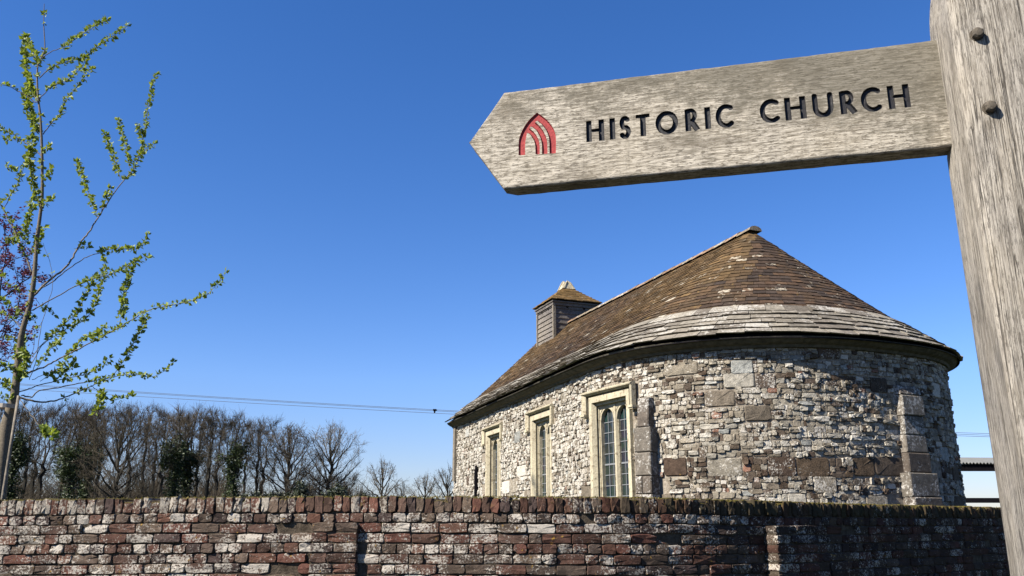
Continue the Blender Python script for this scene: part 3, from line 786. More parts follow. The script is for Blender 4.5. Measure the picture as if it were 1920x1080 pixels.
# coping: bricks on edge
cpm = MB(); s = S_A
while s < S_B:
    wd = random.uniform(.066, .080); t = top(s); hh = .118 + rng.normal(0, .004)
    dr = random.random(); d = rng.normal(.012, .004)
    tp = t + rng.normal(0, .005) - (random.uniform(.01, .035) if dr < .06 else 0)
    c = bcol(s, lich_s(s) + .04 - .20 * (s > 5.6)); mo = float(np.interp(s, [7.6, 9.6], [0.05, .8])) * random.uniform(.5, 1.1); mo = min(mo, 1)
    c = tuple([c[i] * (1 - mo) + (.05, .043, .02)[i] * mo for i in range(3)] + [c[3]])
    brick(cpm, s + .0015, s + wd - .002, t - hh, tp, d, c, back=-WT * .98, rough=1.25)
    # top face
    a0, a1 = s + .008, s + wd - .009
    cpm.add([bw(a0, d - .012, tp - .004), bw(a1, d - .012, tp - .004), bw(a1, -WT, tp - .004), bw(a0, -WT, tp - .004)], [(0, 1, 2, 3)], c)
    s += wd
cpm.build('coping', M['coping'], bwall)
nrow = 0
for r in range(24):
    s = S_A + (0 if r % 2 else .055)
    hdr = (r == 0) or (r % 4 == 3 and random.random() < .6)
    while s < S_B:
        t = top(s) - .126 - r * CH
        L = random.uniform(.104, .118) if (hdr or random.random() < .16) else random.uniform(.214, .235)
        inp = any(a - .02 < s + L / 2 < b + .02 and r >= 1 for a, b, p in PIERS)
        for a, b, p in PIERS:
            if r >= 1 and s < a < s + L and a - s > .05: L = a - s
        z1 = t + .003 * math.sin(s * 3 + r); z0 = z1 - CH + .0095
        if random.random() > .008 and not inp:
            hole = random.random() < .022
            d = -.012 if hole else random.uniform(.005, .016) * (1.0 if random.random() < .8 else 1.4)
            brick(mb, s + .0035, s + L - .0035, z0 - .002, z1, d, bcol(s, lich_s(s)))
        s += L
mb.build('bricks', M['brick'], bwall)
for a, b, p in PIERS:
    pm = MB(); tp = top(a) - .126 - CH + .003
    Pm = lambda s, d, z: bw(s, d, z)
    # mortar core of the pier
    cc_ = MB(); 
    Q = [(a + .008, 0), (b - .008, 0), (b - .008, p - .008), (a + .008, p - .008)]
    cc_.hexa([bw(s, d, 0.0) for s, d in Q] + [bw(s, d, tp - .01) for s, d in Q])
    r = 0
    while tp - r * CH > 0.2:
        z1 = tp - r * CH; z0 = z1 - CH + .0095; w_ = b - a
        cut = [a, a + w_ * (.32 if r % 2 else .66), b] if w_ < .36 else [a, a + w_ * (.36 if r % 2 else .5), b]
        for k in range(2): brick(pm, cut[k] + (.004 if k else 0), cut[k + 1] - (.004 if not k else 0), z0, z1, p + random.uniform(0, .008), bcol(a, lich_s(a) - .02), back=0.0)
        r += 1
    po = pm.build('pier', M['brick'], bwall)
    cc_.v = [v - np.array(bwall.location) for v in cc_.v]; cc_.build('pier_core', M['mortar2'], po, offset=False)
# moss cushions and dry grass on top of the coping
mt = MB()
for _ in range(5200):
    s = random.uniform(S_A, S_B); dens = .35 + .65 * (math.sin(s * 2.1) * math.sin(s * .83 + 1) > .1) 
    if s > 5.5: dens = 1
    if random.random() > dens * (.25 if s < 3 else .8): continue
    z = top(s); dd = random.uniform(-.30, .016); h = random.uniform(.004, .016); a = random.uniform(0, 6.28); r_ = random.uniform(.003, .008)
    if dd > .0 : z -= random.uniform(0, .05) * (s > 5)
    p = np.array(bw(s, dd, z - .004)); u_ = np.array([math.cos(a), math.sin(a), 0]) * r_
    tipp = p + np.array([rng.normal(0, .006), rng.normal(0, .006), h])
    mt.add([p - u_, p + u_, tipp + u_ * .4, tipp - u_ * .4], [(0, 1, 2, 3)], (1, 1, 1, random.random()))
tag(mt.build('moss', M['mossleaf'], loc=(0, 6.9, 1.8)), kind='stuff', label='moss and dry grass growing along the top of the brick wall', cat='moss')
# ------------------------------------------------------------------ fingerpost
SX, SY = .5121, .9072; ZB = CAMZ + .4230; HB = .140; SROT = math.atan2(-.2425, .9701)
EX = np.array([.9701, -.2425, 0]); NYv = np.array([.2425, .9701, 0])      # local x (towards the post), local y (away from the viewer)
post = empty('fingerpost', (SX, SY, 0), SROT)
tag(post, 'weathered oak fingerpost pointing left with carved HISTORIC CHURCH lettering', 'signpost')
def px2b(x, y, yl=0.0):
    "pixel -> local (x,z) on the plane local y = yl"
    r = ray(x, y); o = np.array([SX, SY, 0]) + NYv * yl; t = (o @ NYv) / (r @ NYv)
    P = r * t; return float((P - o) @ EX), float(P[2] + CAMZ)
tipx = px2b(880, 268)[0]; shx = px2b(945, 172)[0]; tipz = px2b(880, 268)[1]
# letter strokes
def arc(cx, cy, rx, ry, a0, a1, n=26): return [(cx + rx * math.cos(R(a0 + (a1 - a0) * k / n)), cy + ry * math.sin(R(a0 + (a1 - a0) * k / n))) for k in range(n + 1)]
LET = {
    'H': [([(0, 0), (0, 1)], 1), ([(1, 0), (1, 1)], 1), ([(0, .52), (1, .52)], .62)],
    'I': [([(.5, 0), (.5, 1)], 1)],
    'T': [([(.5, 0), (.5, 1)], 1), ([(0, 1), (1, 1)], .7)],
    'O': [(arc(.5, .5, .5, .5, 0, 360, 44), .9)],
    'C': [(arc(.62, .5, .62, .5, 52, 308, 40), .85)],
    'U': [([(0, 1), (0, .4)] + arc(.5, .4, .5, .4, 180, 360)[1:] + [(1, 1)], .9)],
    'R': [([(0, 0), (0, 1)], 1), ([(0, 1), (.38, 1)] + arc(.38, .73, .42, .27, 90, -90)[1:] + [(0, .46)], .75), ([(.36, .46), (.95, 0)], 1)],
    'S': [(arc(.52, .74, .42, .26, 38, 90, 8) + arc(.5, .74, .40, .26, 90, 250, 20)[1:] + arc(.5, .26, .46, .26, 78, -90, 22)[1:] + arc(.45, .26, .45, .26, -90, -145, 8)[1:], .85)],
}
z3 = lambda x: x / 3.272 + 860; z4 = lambda x: x / 3.272 + 1380
WORD = [('H', z3(782), z3(893)), ('I', z3(933), z3(953)), ('S', z3(980), z3(1060)), ('T', z3(1080), z3(1182)), ('O', z3(1205), z3(1348)), ('R', z3(1388), z3(1478)), ('I', z3(1515), z3(1540)), ('C', z3(1573), z3(1690)),
        ('C', z4(142), z4(270)), ('H', z4(298), z4(430)), ('U', z4(466), z4(600)), ('R', z4(636), z4(742)), ('C', z4(762), z4(895)), ('H', z4(930), z4(1066))]
zt_a = px2b(1099, 227)[1]; zb_a = px2b(1100, 267)[1]; zt_b = px2b(1701, 157)[1]; zb_b = px2b(1706, 201)[1]
STW = .0072
# the carved face: a fine grid whose depth follows the strokes
step = .00075
NXg = int((0 - tipx) / step) + 1; NZg = int(HB / step) + 1
gx_ = np.linspace(tipx, 0.0, NXg); gz_ = np.linspace(0, HB, NZg)
GX, GZ = np.meshgrid(gx_, gz_, indexing='ij')
def segdist(X, Z, pts):
    D = np.full(X.shape, 9.0)
    for (x0, y0), (x1, y1) in zip(pts[:-1], pts[1:]):
        dx, dy = x1 - x0, y1 - y0; t = np.clip(((X - x0) * dx + (Z - y0) * dy) / (dx * dx + dy * dy + 1e-12), 0, 1)
        D = np.minimum(D, np.hypot(X - x0 - t * dx, Z - y0 - t * dy))
    return D
sd = np.full(GX.shape, .02); owner = np.full(GX.shape, -1)      # signed distance to the nearest carved edge
zmid = (zt_a + zb_a + zt_b + zb_b) / 4
for li, (ch, xa, xb) in enumerate(WORD):
    yc = np.interp((xa + xb) / 2, [1100, 1704], [247, 179])
    x0 = px2b(xa, yc)[0]; x1 = px2b(xb, yc)[0]; f = li / 13
    zb_ = zb_a + (zb_b - zb_a) * f - ZB; zt_ = zt_a + (zt_b - zt_a) * f - ZB
    hw = STW / 2; 
    i0 = np.searchsorted(gx_, x0 - .01); i1 = np.searchsorted(gx_, x1 + .01)
    j0 = np.searchsorted(gz_, zb_ - .01); j1 = np.searchsorted(gz_, zt_ + .01)
    X = GX[i0:i1, j0:j1]; Z = GZ[i0:i1, j0:j1]; best = np.full(X.shape, 9.0)
    for pts, wf in LET[ch]:
        P = [(x0 + hw + (x1 - x0 - 2 * hw) * a, zb_ + hw * .6 + (zt_ - zb_ - 1.2 * hw) * b) for a, b in pts]
        if len(P) == 2:                          # straight strokes are cut square
            (ax, ay), (bx_, by_) = P; ln = math.hypot(bx_ - ax, by_ - ay); ux, uy = (bx_ - ax) / ln, (by_ - ay) / ln
            al_ = (X - (ax + bx_) / 2) * ux + (Z - (ay + by_) / 2) * uy; pe_ = -(X - (ax + bx_) / 2) * uy + (Z - (ay + by_) / 2) * ux
            best = np.minimum(best, np.maximum(abs(al_) - ln / 2 - hw * .55, abs(pe_) - hw * wf))
        else: best = np.minimum(best, segdist(X, Z, P) - hw * wf)
    m = best < sd[i0:i1, j0:j1]
    sd[i0:i1, j0:j1][m] = best[m]; owner[i0:i1, j0:j1][m] = li
# emblem: pointed arch with nested curved bars
def zz6(L): return [(lambda p: (p[0], p[1] - ZB))(px2b(x / 7.717 + 940, y / 7.717 + 180)) for x, y in L]
def bez(L, n=6):                                 # smooth the traced outline
    L = np.array(L, float); out = []
    for i in range(len(L) - 1):
        p0 = L[max(i - 1, 0)]; p1 = L[i]; p2 = L[i + 1]; p3 = L[min(i + 2, len(L) - 1)]
        for k in range(n):
            t = k / n; out.append(.5 * ((2 * p1) + (-p0 + p2) * t + (2 * p0 - 5 * p1 + 4 * p2 - p3) * t * t + (-p0 + 3 * p1 - 3 * p2 + p3) * t ** 3))
    return out + [L[-1]]
OUT_ = bez([(250, 858), (250, 700), (262, 600), (320, 465), (405, 345), (515, 240)]) + bez([(515, 240), (640, 330), (735, 440), (778, 540), (790, 640), (788, 828)])
INS = [bez([(345, 862), (345, 690), (372, 530)]) + bez([(372, 530), (420, 560), (470, 640), (490, 720), (495, 852)]),
       bez([(555, 846), (552, 700), (525, 605), (475, 530), (403, 462)]) + bez([(430, 440), (500, 490), (560, 595), (585, 700), (588, 840)]),
       bez([(668, 836), (660, 650), (620, 535), (560, 445), (487, 378)]) + bez([(522, 355), (598, 425), (660, 520), (692, 630), (698, 832)])]
def polysd(X, Z, poly):
    P = [tuple(p) for p in poly]; D = segdist(X, Z, P + [P[0]]); ins = np.zeros(X.shape, bool)
    for (x0, y0), (x1, y1) in zip(P, P[1:] + P[:1]):
        c = ((y0 > Z) != (y1 > Z)); xi = (x1 - x0) * (Z - y0) / (y1 - y0 + 1e-12) + x0; ins ^= c & (X < xi)
    return np.where(ins, -D, D)
po = zz6(OUT_); xs = [p[0] for p in po]; zs_ = [p[1] for p in po]
i0 = np.searchsorted(gx_, min(xs) - .006); i1 = np.searchsorted(gx_, max(xs) + .006); j0 = np.searchsorted(gz_, min(zs_) - .006); j1 = np.searchsorted(gz_, max(zs_) + .006)
X = GX[i0:i1, j0:j1]; Z = GZ[i0:i1, j0:j1]; E_ = polysd(X, Z, po)
for q_ in INS: E_ = np.maximum(E_, -polysd(X, Z, zz6(q_)))
m = E_ < sd[i0:i1, j0:j1]; sd[i0:i1, j0:j1][m] = E_[m]; owner[i0:i1, j0:j1][m] = 100
# snap grid vertices to the carved edge, then sink the inside
gxx, gzz = np.gradient(sd, step); gl_ = np.hypot(gxx, gzz) + 1e-6
near = (abs(sd) < step * .55)
HX = GX - np.where(near, sd * gxx / gl_, 0); HZ = GZ - np.where(near, sd * gzz / gl_, 0); sdn = np.where(near, 0, sd)
dep = np.where(owner == 100, np.clip(-sdn * 4, 0, .0022), np.clip(-sdn * 3.2, 0, .0034))
dep = np.where(sdn < 0, dep, 0)
rough_ = rng.normal(0, 1, (NXg // 12 + 2, NZg // 3 + 2)); 
ri = np.repeat(np.repeat(rough_, 12, 0), 3, 1)[:NXg, :NZg]
ks = np.ones(9) / 9
ri = np.apply_along_axis(lambda v: np.convolve(v, ks, 'same'), 0, ri)
dep = dep + np.where(sdn > 0, ri * .00004, 0)
# arrow point: squeeze z towards the tip
tipl = np.clip((HX - tipx) / (shx - tipx), 0, 1)
zc_ = tipz - ZB; HZ2 = zc_ + (HZ - zc_) * np.maximum(tipl, .012)
edge = np.interp(HX, np.linspace(tipx, 0, 60), rng.normal(0, .0003, 60)); wgt = (abs(HZ - HB / 2) / (HB / 2)) ** 8
HZ2 = HZ2 + edge * wgt
ed = (np.clip(abs(HZ - HB / 2) / (HB / 2), 0, 1)) ** 60 * .003         # softened arris
VV = np.stack([HX, dep + ed, HZ2 + ZB], -1).reshape(-1, 3)
ii, jj = np.meshgrid(np.arange(NXg - 1), np.arange(NZg - 1), indexing='ij')
FQ = np.stack([ii * NZg + jj, (ii + 1) * NZg + jj, (ii + 1) * NZg + jj + 1, ii * NZg + jj + 1], -1).reshape(-1, 4)
sf = sdn.ravel()[FQ].mean(1); mn = sdn.ravel()[FQ].min(1); ow = owner.ravel()[FQ]
own = ow.max(1); own[(mn >= 0)] = -1; own[sf > .00005] = -1
BT = .029
def submesh(fsel): 
    used, inv = np.unique(FQ[fsel], return_inverse=True); return VV[used], inv.reshape(-1, 4)
V_, F_ = submesh(own == -1)
# rim: back, top, bottom, point and end
nb = len(V_); V_ = list(map(tuple, V_)); F_ = F_.tolist()
back = []
def addv(p): V_.append(tuple(p)); return len(V_) - 1
g2 = VV.reshape(NXg, NZg, 3)
colsx = list(range(0, NXg, 20)) + [NXg - 1]
prev = None
for i in colsx:
    b_, t_ = g2[i, 0], g2[i, -1]
    cur = [addv(b_), addv((b_[0], BT - .002, b_[2])), addv((b_[0], BT, b_[2] + .002)), addv((t_[0], BT, t_[2] - .002)), addv((t_[0], BT - .002, t_[2])), addv(t_)]
    if prev:
        for k in range(5): F_.append((prev[k], prev[k + 1], cur[k + 1], cur[k]))
    prev = cur
arm = fast_mesh('arm', V_, F_, M['oak_arm'], post)
names = {}
for li in list(range(14)) + [100]:
    v_, f_ = submesh(own == li)
    if len(f_) == 0: continue
    if li == 100: o = fast_mesh('church_emblem', v_, f_, M['red_paint'], arm); o['label'] = 'red carved pointed arch emblem'
    else: o = fast_mesh('letter', v_, f_, M['black_paint'], arm); o['label'] = 'black carved letter ' + WORD[li][0]
# the post
PW_, PF, PB = .135, -.055, BT - .003
def outline(z):
    "cross-section with worn arrises, starting at the front left"
    k = max(0, (z - 2.165) / .11); sh = .016 * min(1, k) ** 2 + max(0, z - 2.275) * .5
    r = .010; x0, x1, y0, y1 = 0.0006 + sh, PW_ - sh, PF + sh, PB - sh
    P = []
    for cx, cy, a0 in ((x0 + r, y0 + r, 180), (x1 - r, y0 + r, 270), (x1 - r, y1 - r, 0), (x0 + r * .6, y1 - r * .6, 90)):
        for q_ in range(5): P.append((cx + r * math.cos(R(a0 + q_ * 22.5)), cy + r * math.sin(R(a0 + q_ * 22.5))))
    return P
zs2 = np.concatenate([np.linspace(0, 1.2, 20), np.linspace(1.22, 2.33, 150)])
PVV = []; nP = 20; bow = rng.normal(0, 1, 200)
wob = np.convolve(rng.normal(0, 1, len(zs2) + 12), np.ones(13) / 13, 'valid')
for iz, z in enumerate(zs2):
    for k, (x, y) in enumerate(outline(z)):
        wv = .0011 * math.sin(z * 9 + k) + .0009 * wob[iz] * (k % 5 == 2)
        PVV.append((x + wv * (k < 5 or k >= 15) * (0 if 0.0 < z - ZB < .16 else 1), y + wv * .6, z))
PFQ = [(i * nP + k, i * nP + (k + 1) % nP, (i + 1) * nP + (k + 1) % nP, (i + 1) * nP + k) for i in range(len(zs2) - 1) for k in range(nP)]
pm = MB(); pm.add(PVV, PFQ + [tuple(range((len(zs2) - 1) * nP, len(zs2) * nP))]); pm.build('post', M['oak_post'], post, offset=False, colors=False, smooth=True)
for (bx, by) in ((1831, 66), (1855, 203)):
    x, z = px2b(bx, by, PF); bm = MB(); r = .0062; a0 = random.uniform(0, 1)
    V = []; lv = ((1.25, .0), (1.25, -.0012), (1.0, -.0012), (1.0, -.0065), (.75, -.0082), (.3, -.0088))
    for sc, dy in lv:
        for k in range(14):
            an = a0 + 2 * math.pi * k / 14; hx = 1 - .07 * math.cos(6 * (an - a0)) if sc <= 1 else 1
            V.append((x + math.cos(an) * r * sc * hx, PF + dy, z + math.sin(an) * r * sc * hx))
    fs = [(L * 14 + k, L * 14 + (k + 1) % 14, (L + 1) * 14 + (k + 1) % 14, (L + 1) * 14 + k) for L in range(len(lv) - 1) for k in range(14)] + [tuple(range((len(lv) - 1) * 14, len(lv) * 14))]
    bm.add(V, fs); bm.build('bolt', M['rust'], post, offset=False)
# ------------------------------------------------------------------ bare trees (branches grown towards points that fill the crown's outline)
def grow(pts, start, D=0.9, infl=5.0, kill=1.3, iters=90, trunk_h=2.0):
    nodes = [np.array(start, float)]; par = [-1]
    z = 0.0
    while z < trunk_h:
        z += D; nodes.append(nodes[-1] + np.array([rng.normal(0, .04), rng.normal(0, .04), 1]) * D); par.append(len(nodes) - 2)
    N_ = np.array(nodes); A = pts.copy()
    for it in range(iters):
        if len(A) == 0: break
        d = np.linalg.norm(A[:, None] - N_[None], axis=2); j = d.argmin(1); dm = d[np.arange(len(A)), j]
        m = dm < infl
        if not m.any(): m = dm < dm.min() + 1
        new = []; np_ = []
        for k in np.unique(j[m]):
            v = A[m & (j == k)] - N_[k]; v = (v / np.linalg.norm(v, axis=1)[:, None]).mean(0) + rng.normal(0, .05, 3) + (0, 0, .14)
            if par[k] >= 0: pv = N_[k] - N_[par[k]]; v = v + .7 * pv / (np.linalg.norm(pv) + 1e-9)
            n_ = np.linalg.norm(v)
            if n_ < 1e-3: continue
            q = N_[k] + v / n_ * D
            if np.min(np.linalg.norm(N_ - q, axis=1)) < D * .35: continue
            new.append(q); np_.append(int(k))
        if not new: break
        N_ = np.vstack([N_, new]); par += np_
        d = np.linalg.norm(A[:, None] - np.array(new)[None], axis=2).min(1); A = A[d > kill]
    par = np.array(par)
    for _ in range(3):                           # straighten the zigzag
        acc = N_ * 2; cnt = np.full(len(N_), 2.0)
        for i in range(1, len(N_)): acc[i] += N_[par[i]]; cnt[i] += 1; acc[par[i]] += N_[i]; cnt[par[i]] += 1
        Nn = acc / cnt[:, None]; Nn[0] = N_[0]; leafs = np.setdiff1d(np.arange(len(N_)), par); Nn[leafs] = N_[leafs]; N_ = Nn
    return N_, par
def tree_meshes(N_, par, rtip=.012, pw=2.3, rbase=None):
    n = len(N_); a = np.full(n, 0.0); ch = np.zeros(n, int)
    for i in range(n - 1, 0, -1):
        if ch[i] == 0: a[i] = rtip ** pw
        a[par[i]] += a[i]; ch[par[i]] += 1
    r = a ** (1 / pw)
    if rbase: r = r * (1 + (rbase / r[0] - 1) * np.clip((r / r[0]), 0, 1))
    seg = [[*N_[par[i]], *N_[i], min(r[par[i]], r[i] * 1.25), r[i]] for i in range(1, n)]
    return np.array(seg), ch, r
def twigs(N_, par, ch, r, rmax, k, L, rad, up=.35, sub=2):
    S = []
    for i in range(1, len(N_)):
        if r[i] > rmax: continue
        base = N_[i] - N_[par[i]]; base = base / (np.linalg.norm(base) + 1e-6)
        for _ in range(k + (k if ch[i] == 0 else 0)):
            v = base * .9 + rng.normal(0, .55, 3) + (0, 0, up); v /= np.linalg.norm(v); l = L * rng.uniform(.5, 1.2)
            p1 = N_[i] + v * l; v2 = v + rng.normal(0, .25, 3) + (0, 0, up * .4); v2 /= np.linalg.norm(v2); p2 = p1 + v2 * l * .7
            S.append([*N_[i], *p1, rad, rad * .75]); S.append([*p1, *p2, rad * .75, rad * .4])
            for _ in range(sub):
                t = rng.random(); q = N_[i] + v * l * t; v3 = v + rng.normal(0, .6, 3) + (0, 0, up * .5); v3 /= np.linalg.norm(v3)
                S.append([*q, *(q + v3 * l * .6), rad * .7, rad * .35])
    return np.array(S)
def fill(fn, n, box):
    out = []
    while len(out) < n:
        P = rng.uniform(box[0], box[1], (n, 3)); out += [p for p in P if fn(p)]
    return np.array(out[:n])
def leaf_cloud(centres, per, spread, size, flat=.5):
    "many small leaf-sized quads round the given centres -> V, F, col"
    C = np.repeat(np.asarray(centres, float), per, axis=0); n = len(C)
    C = C + rng.normal(0, 1, (n, 3)) * spread
    a = rng.normal(0, 1, (n, 3)); a[:, 2] *= flat; a /= np.linalg.norm(a, axis=1)[:, None]
    b = np.cross(a, rng.normal(0, 1, (n, 3))); b /= np.linalg.norm(b, axis=1)[:, None] + 1e-9
    s = size * rng.uniform(.6, 1.3, (n, 1)); V = np.stack([C - a * s, C + b * s * .5, C + a * s, C - b * s * .5], 1).reshape(-1, 3)
    Fq = np.arange(4 * n).reshape(n, 4); col = np.stack([np.ones(n), np.ones(n), np.ones(n), rng.random(n)], 1)
    return V, Fq, col
def kind(name, fn, box, nattr, H, trunk_h, rb, tw=(.07, 5, 1.05, .016, .28, 4), mat='twig', ivy=None, D=.8, kill=1.1, infl=5, lean=0):
    pts = fill(fn, nattr, box); N_, par = grow(pts, (0, 0, -.3), D=D, kill=kill, infl=infl, trunk_h=trunk_h)
    seg, ch, r = tree_meshes(N_, par, rbase=rb)
    r_mid = seg[:, 7]; big = r_mid > .045
    T = tubes(seg[big], 6); S = twigs(N_, par, ch, r, *tw); Cs = tubes(np.vstack([seg[~big], S]), 3)
    root = empty(name, (0, 0, 0))
    fast_mesh('trunk', *T, M['bark'], root); fast_mesh('crown', *Cs, M[mat], root)
    if ivy:
        h0, h1, wd, per = ivy
        th = N_[(N_[:, 2] > h0) & (N_[:, 2] < h1) & (np.array([rr for rr in r]) > .06)]
        th = np.concatenate([th + rng.normal(0, wd * .42, th.shape) * (1, 1, .8) for _ in range(5)])
        V, Fq, col = leaf_cloud(th, per * 2, wd * .32, .17); fast_mesh('ivy', V, Fq, M['ivy'], root, col=col)
    return root, H
def copy_tree(o):
    c = o.copy(); COL.objects.link(c)
    for ch in list(o.children):
        d = ch.copy(); COL.objects.link(d); d.parent = c
    return c
def fan(H, z0, R0, R1, p=1.0):
    "narrow low, wide high, rounded flat top"
    def f(q):
        t = (q[2] - z0) / (H - z0)
        if t < 0 or t > 1: return False
        rr = R0 + (R1 - R0) * t ** p; top_ = 1 - max(0, (t - .8) / .2) ** 2 * .5
        return math.hypot(q[0], q[1]) < rr * top_ and rng.random() < .25 + .75 * t
    return f
def ell(H, z0, Rm, k=.5):
    def f(q):
        t = (q[2] - z0) / (H - z0)
        if t < 0 or t > 1: return False
        e = math.hypot(math.hypot(q[0], q[1]) / Rm, (t - k) / (k if t < k else 1 - k))
        return e < 1 and (e > .72 or rng.random() < .4)
    return f
def crown_tree(name, H, z0, Rm, k, nprim, rb, mat, nsec=9, nter=7, bare=0.22, tw=.016):
    "round-crowned tree: limbs leave the trunk and fan out to the surface of the crown"
    big = []; fine = []
    zc = z0 + (H - z0) * k
    def shell(az, el, f=1.0):
        c = math.cos(el); h = (H - zc) if el > 0 else (zc - z0)
        return np.array([Rm * c * math.cos(az) * f, Rm * c * math.sin(az) * f, zc + h * math.sin(el) * f])
    def path(p0, p1, lift, n, r0, r1, out, sway=.03):
        m = (p0 + p1) / 2 + np.array([0, 0, -lift]) ; L = np.linalg.norm(p1 - p0); P = []
        for q in range(n + 1):
            t = q / n; P.append((1 - t) ** 2 * p0 + 2 * t * (1 - t) * m + t * t * p1 + rng.normal(0, sway * L / n, 3) * (0 < q < n))
        for q in range(n): out.append([*P[q], *P[q + 1], r0 + (r1 - r0) * q / n, r0 + (r1 - r0) * (q + 1) / n])
        return P
    T = path(np.array([0, 0, -.3]), np.array([rng.normal(0, .2), rng.normal(0, .2), H * .86]), 0, 14, rb, .05, big, .12)
    for i in range(nprim):
        az = i * 2.39996 + rng.normal(0, .2); f = (i + .5) / nprim; el = -.75 + f * 2.15 + rng.normal(0, .08)
        zt = H * (bare + (.74 - bare) * f ** .9); j = min(13, int((zt + .3) / (H * .86 + .3) * 14)); p0 = T[j]
        p1 = shell(az, min(el, 1.5), rng.uniform(.88, 1.0)); L = np.linalg.norm(p1 - p0)
        r0 = min(.055 + .018 * L, .16) * (1 - .35 * f)
        P = path(p0, p1, L * .10, 9, r0, .022, big, .10)
        for a in range(nsec):
            u = rng.uniform(.25, .97); q = P[int(u * 9)]; az2 = az + rng.normal(0, .42); el2 = min(el + rng.normal(0, .3), 1.5)
            e = shell(az2, el2, rng.uniform(.85, 1.02)); e = q + (e - q) * rng.uniform(.6, 1.0)
            S = path(q, e, np.linalg.norm(e - q) * .06, 5, .030 * (1.2 - u * .6), .012, fine, .12)
            for b in range(nter):
                w_ = S[rng.integers(1, 6)]; d = (e - q) / (np.linalg.norm(e - q) + 1e-6) + rng.normal(0, .55, 3) + (0, 0, .15); d /= np.linalg.norm(d); l = rng.uniform(.5, 1.2) * Rm / 5
                m = w_ + d * l; fine.append([*w_, *m, tw, tw * .7])
                for _ in range(3):
                    d2 = d + rng.normal(0, .5, 3) + (0, 0, .1); d2 /= np.linalg.norm(d2); t0 = w_ + d * l * rng.uniform(.3, 1); fine.append([*t0, *(t0 + d2 * l * .55), tw * .7, tw * .4])
    root = empty(name, (0, 0, 0)); fast_mesh('trunk', *tubes(np.array(big), 6), M['bark'], root); fast_mesh('crown', *tubes(np.array(fine), 3), M[mat], root)
    return root, H
KIND = {
    'a': kind('bare_tree', fan(17, 6.5, 1.2, 3.6), ((-4, -4, 6), (4, 4, 17)), 330, 17, 6, .30, ivy=None),
    'b': kind('bare_tree', fan(17, 5, .8, 2.6), ((-3, -3, 5), (3, 3, 17)), 260, 17, 5, .26, ivy=None),
    'i': kind('bare_tree', fan(17, 4.5, .9, 2.4), ((-3, -3, 4), (3, 3, 17)), 240, 17, 4, .30, ivy=(0, 13.5, 1.1, 30)),
    'j': kind('bare_tree', fan(17, 3.5, 1.0, 3.0), ((-3.5, -3.5, 3), (3.5, 3.5, 17)), 280, 17, 3, .30, ivy=(0, 11.5, 1.3, 26)),
    's': crown_tree('bare_tree', 17, 3.0, 5.6, .60, 26, .45, 'twig', 9, 7, .2),
    'o': crown_tree('bare_tree', 17, 1.8, 5.3, .55, 30, .42, 'twig', 10, 7, .14),
    't': crown_tree('bare_tree', 17, 5.2, 4.9, .58, 24, .36, 'twig_pale', 8, 6, .34, .013),
    'p': crown_tree('bare_tree', 9, 1.2, 2.9, .5, 18, .2, 'twig_pale', 6, 5, .2, .010),
    'h': kind('bare_tree', ell(7, .3, 3.6, .45), ((-4, -4, 0), (4, 4, 7)), 300, 7, .6, .14, tw=(.06, 4, .8, .014, .4, 4), D=.6, kill=.8, infl=3.5),
}
used = set()
def put(k, px, ytop, Y, label, group='bare trees of the wood behind the wall', wscale=1.0, rz=None):
    src, H = KIND[k]
    o = copy_tree(src) if k in used else src; used.add(k)
    r = ray(px, 930); x = r[0] / r[1] * Y
    rt_ = ray(px, ytop); h = CAMZ + rt_[2] / rt_[1] * Y
    s = h / (H + .5); o.location = (x, Y, -.05); o.rotation_euler = (0, 0, random.uniform(0, 6.28) if rz is None else rz); o.scale = (s * wscale, s * wscale, s)
    tag(o, label, 'tree', group); return o
fillers = [(-25, 765, 'a'), (40, 768, 'b'), (75, 762, 'a'), (112, 765, 'b'), (150, 765, 'a'), (178, 770, 'b'), (262, 768, 'b'), (296, 772, 'a'), (365, 775, 'b'), (385, 776, 'b')]
for i, (px, yt, k) in enumerate(fillers): put(k, px, yt, 104 + 5 * (i % 4), 'slim leafless tree packed in the dense wood behind the left end of the brick wall')
for px, yt, k in [(-5, 772, 'b'), (60, 775, 'a'), (130, 772, 'a'), (165, 775, 'b'), (235, 775, 'a'), (282, 778, 'b'), (312, 780, 'a'), (350, 782, 'b'), (402, 786, 'a'), (425, 790, 'b'), (455, 800, 'b')]:
    put(k, px, yt, 128, 'thin grey tree showing between the trunks at the back of the wood', group='trees at the back of the wood')
put('i', 18, 758, 100, 'ivy-clad tree seen just right of the young tree stem, leftmost in the wood')
put('j', 128, 762, 98, 'tree with a broad dark ivy clump round its lower trunk, left in the wood')
put('s', 218, 750, 94, 'widest spreading bare tree in front of the wood with a rounded crown', wscale=.95)
put('i', 158, 768, 102, 'ivy-covered trunk right beside the broad ivy clump')
put('i', 322, 768, 98, 'ivy-covered tree left of the forked pair in the middle of the wood')
put('j', 346, 770, 101, 'forked ivy-covered tree in the middle of the wood')
put('b', 388, 772, 97, 'slim tree with a dark base left of the ivy column at the wood edge')
put('i', 435, 778, 96, 'narrow column-like tree wrapped in dark ivy near the right end of the wood')
put('b', 478, 790, 100, 'leaning slender leafless tree just right of the ivy column')
put('a', 492, 792, 108, 'leafless tree with crooked dark trunk left of the wide oval crown', wscale=1.0)
put('o', 538, 792, 98, 'leafless tree with a wide dense oval crown near the end of the wood', wscale=1.18)
put('t', 618, 784, 100, 'tall airy leafless tree at the right end of the wood', wscale=1.05)
put('h', 597, 868, 98, 'low twiggy brown bush-like tree under the tall airy tree', wscale=1.0)
put('h', 640, 880, 101, 'low twiggy brown tree right of the tall airy tree')
put('p', 715, 850, 125, 'small pale leafless tree standing alone in the gap before the church', group='pale distant trees', wscale=1.05)
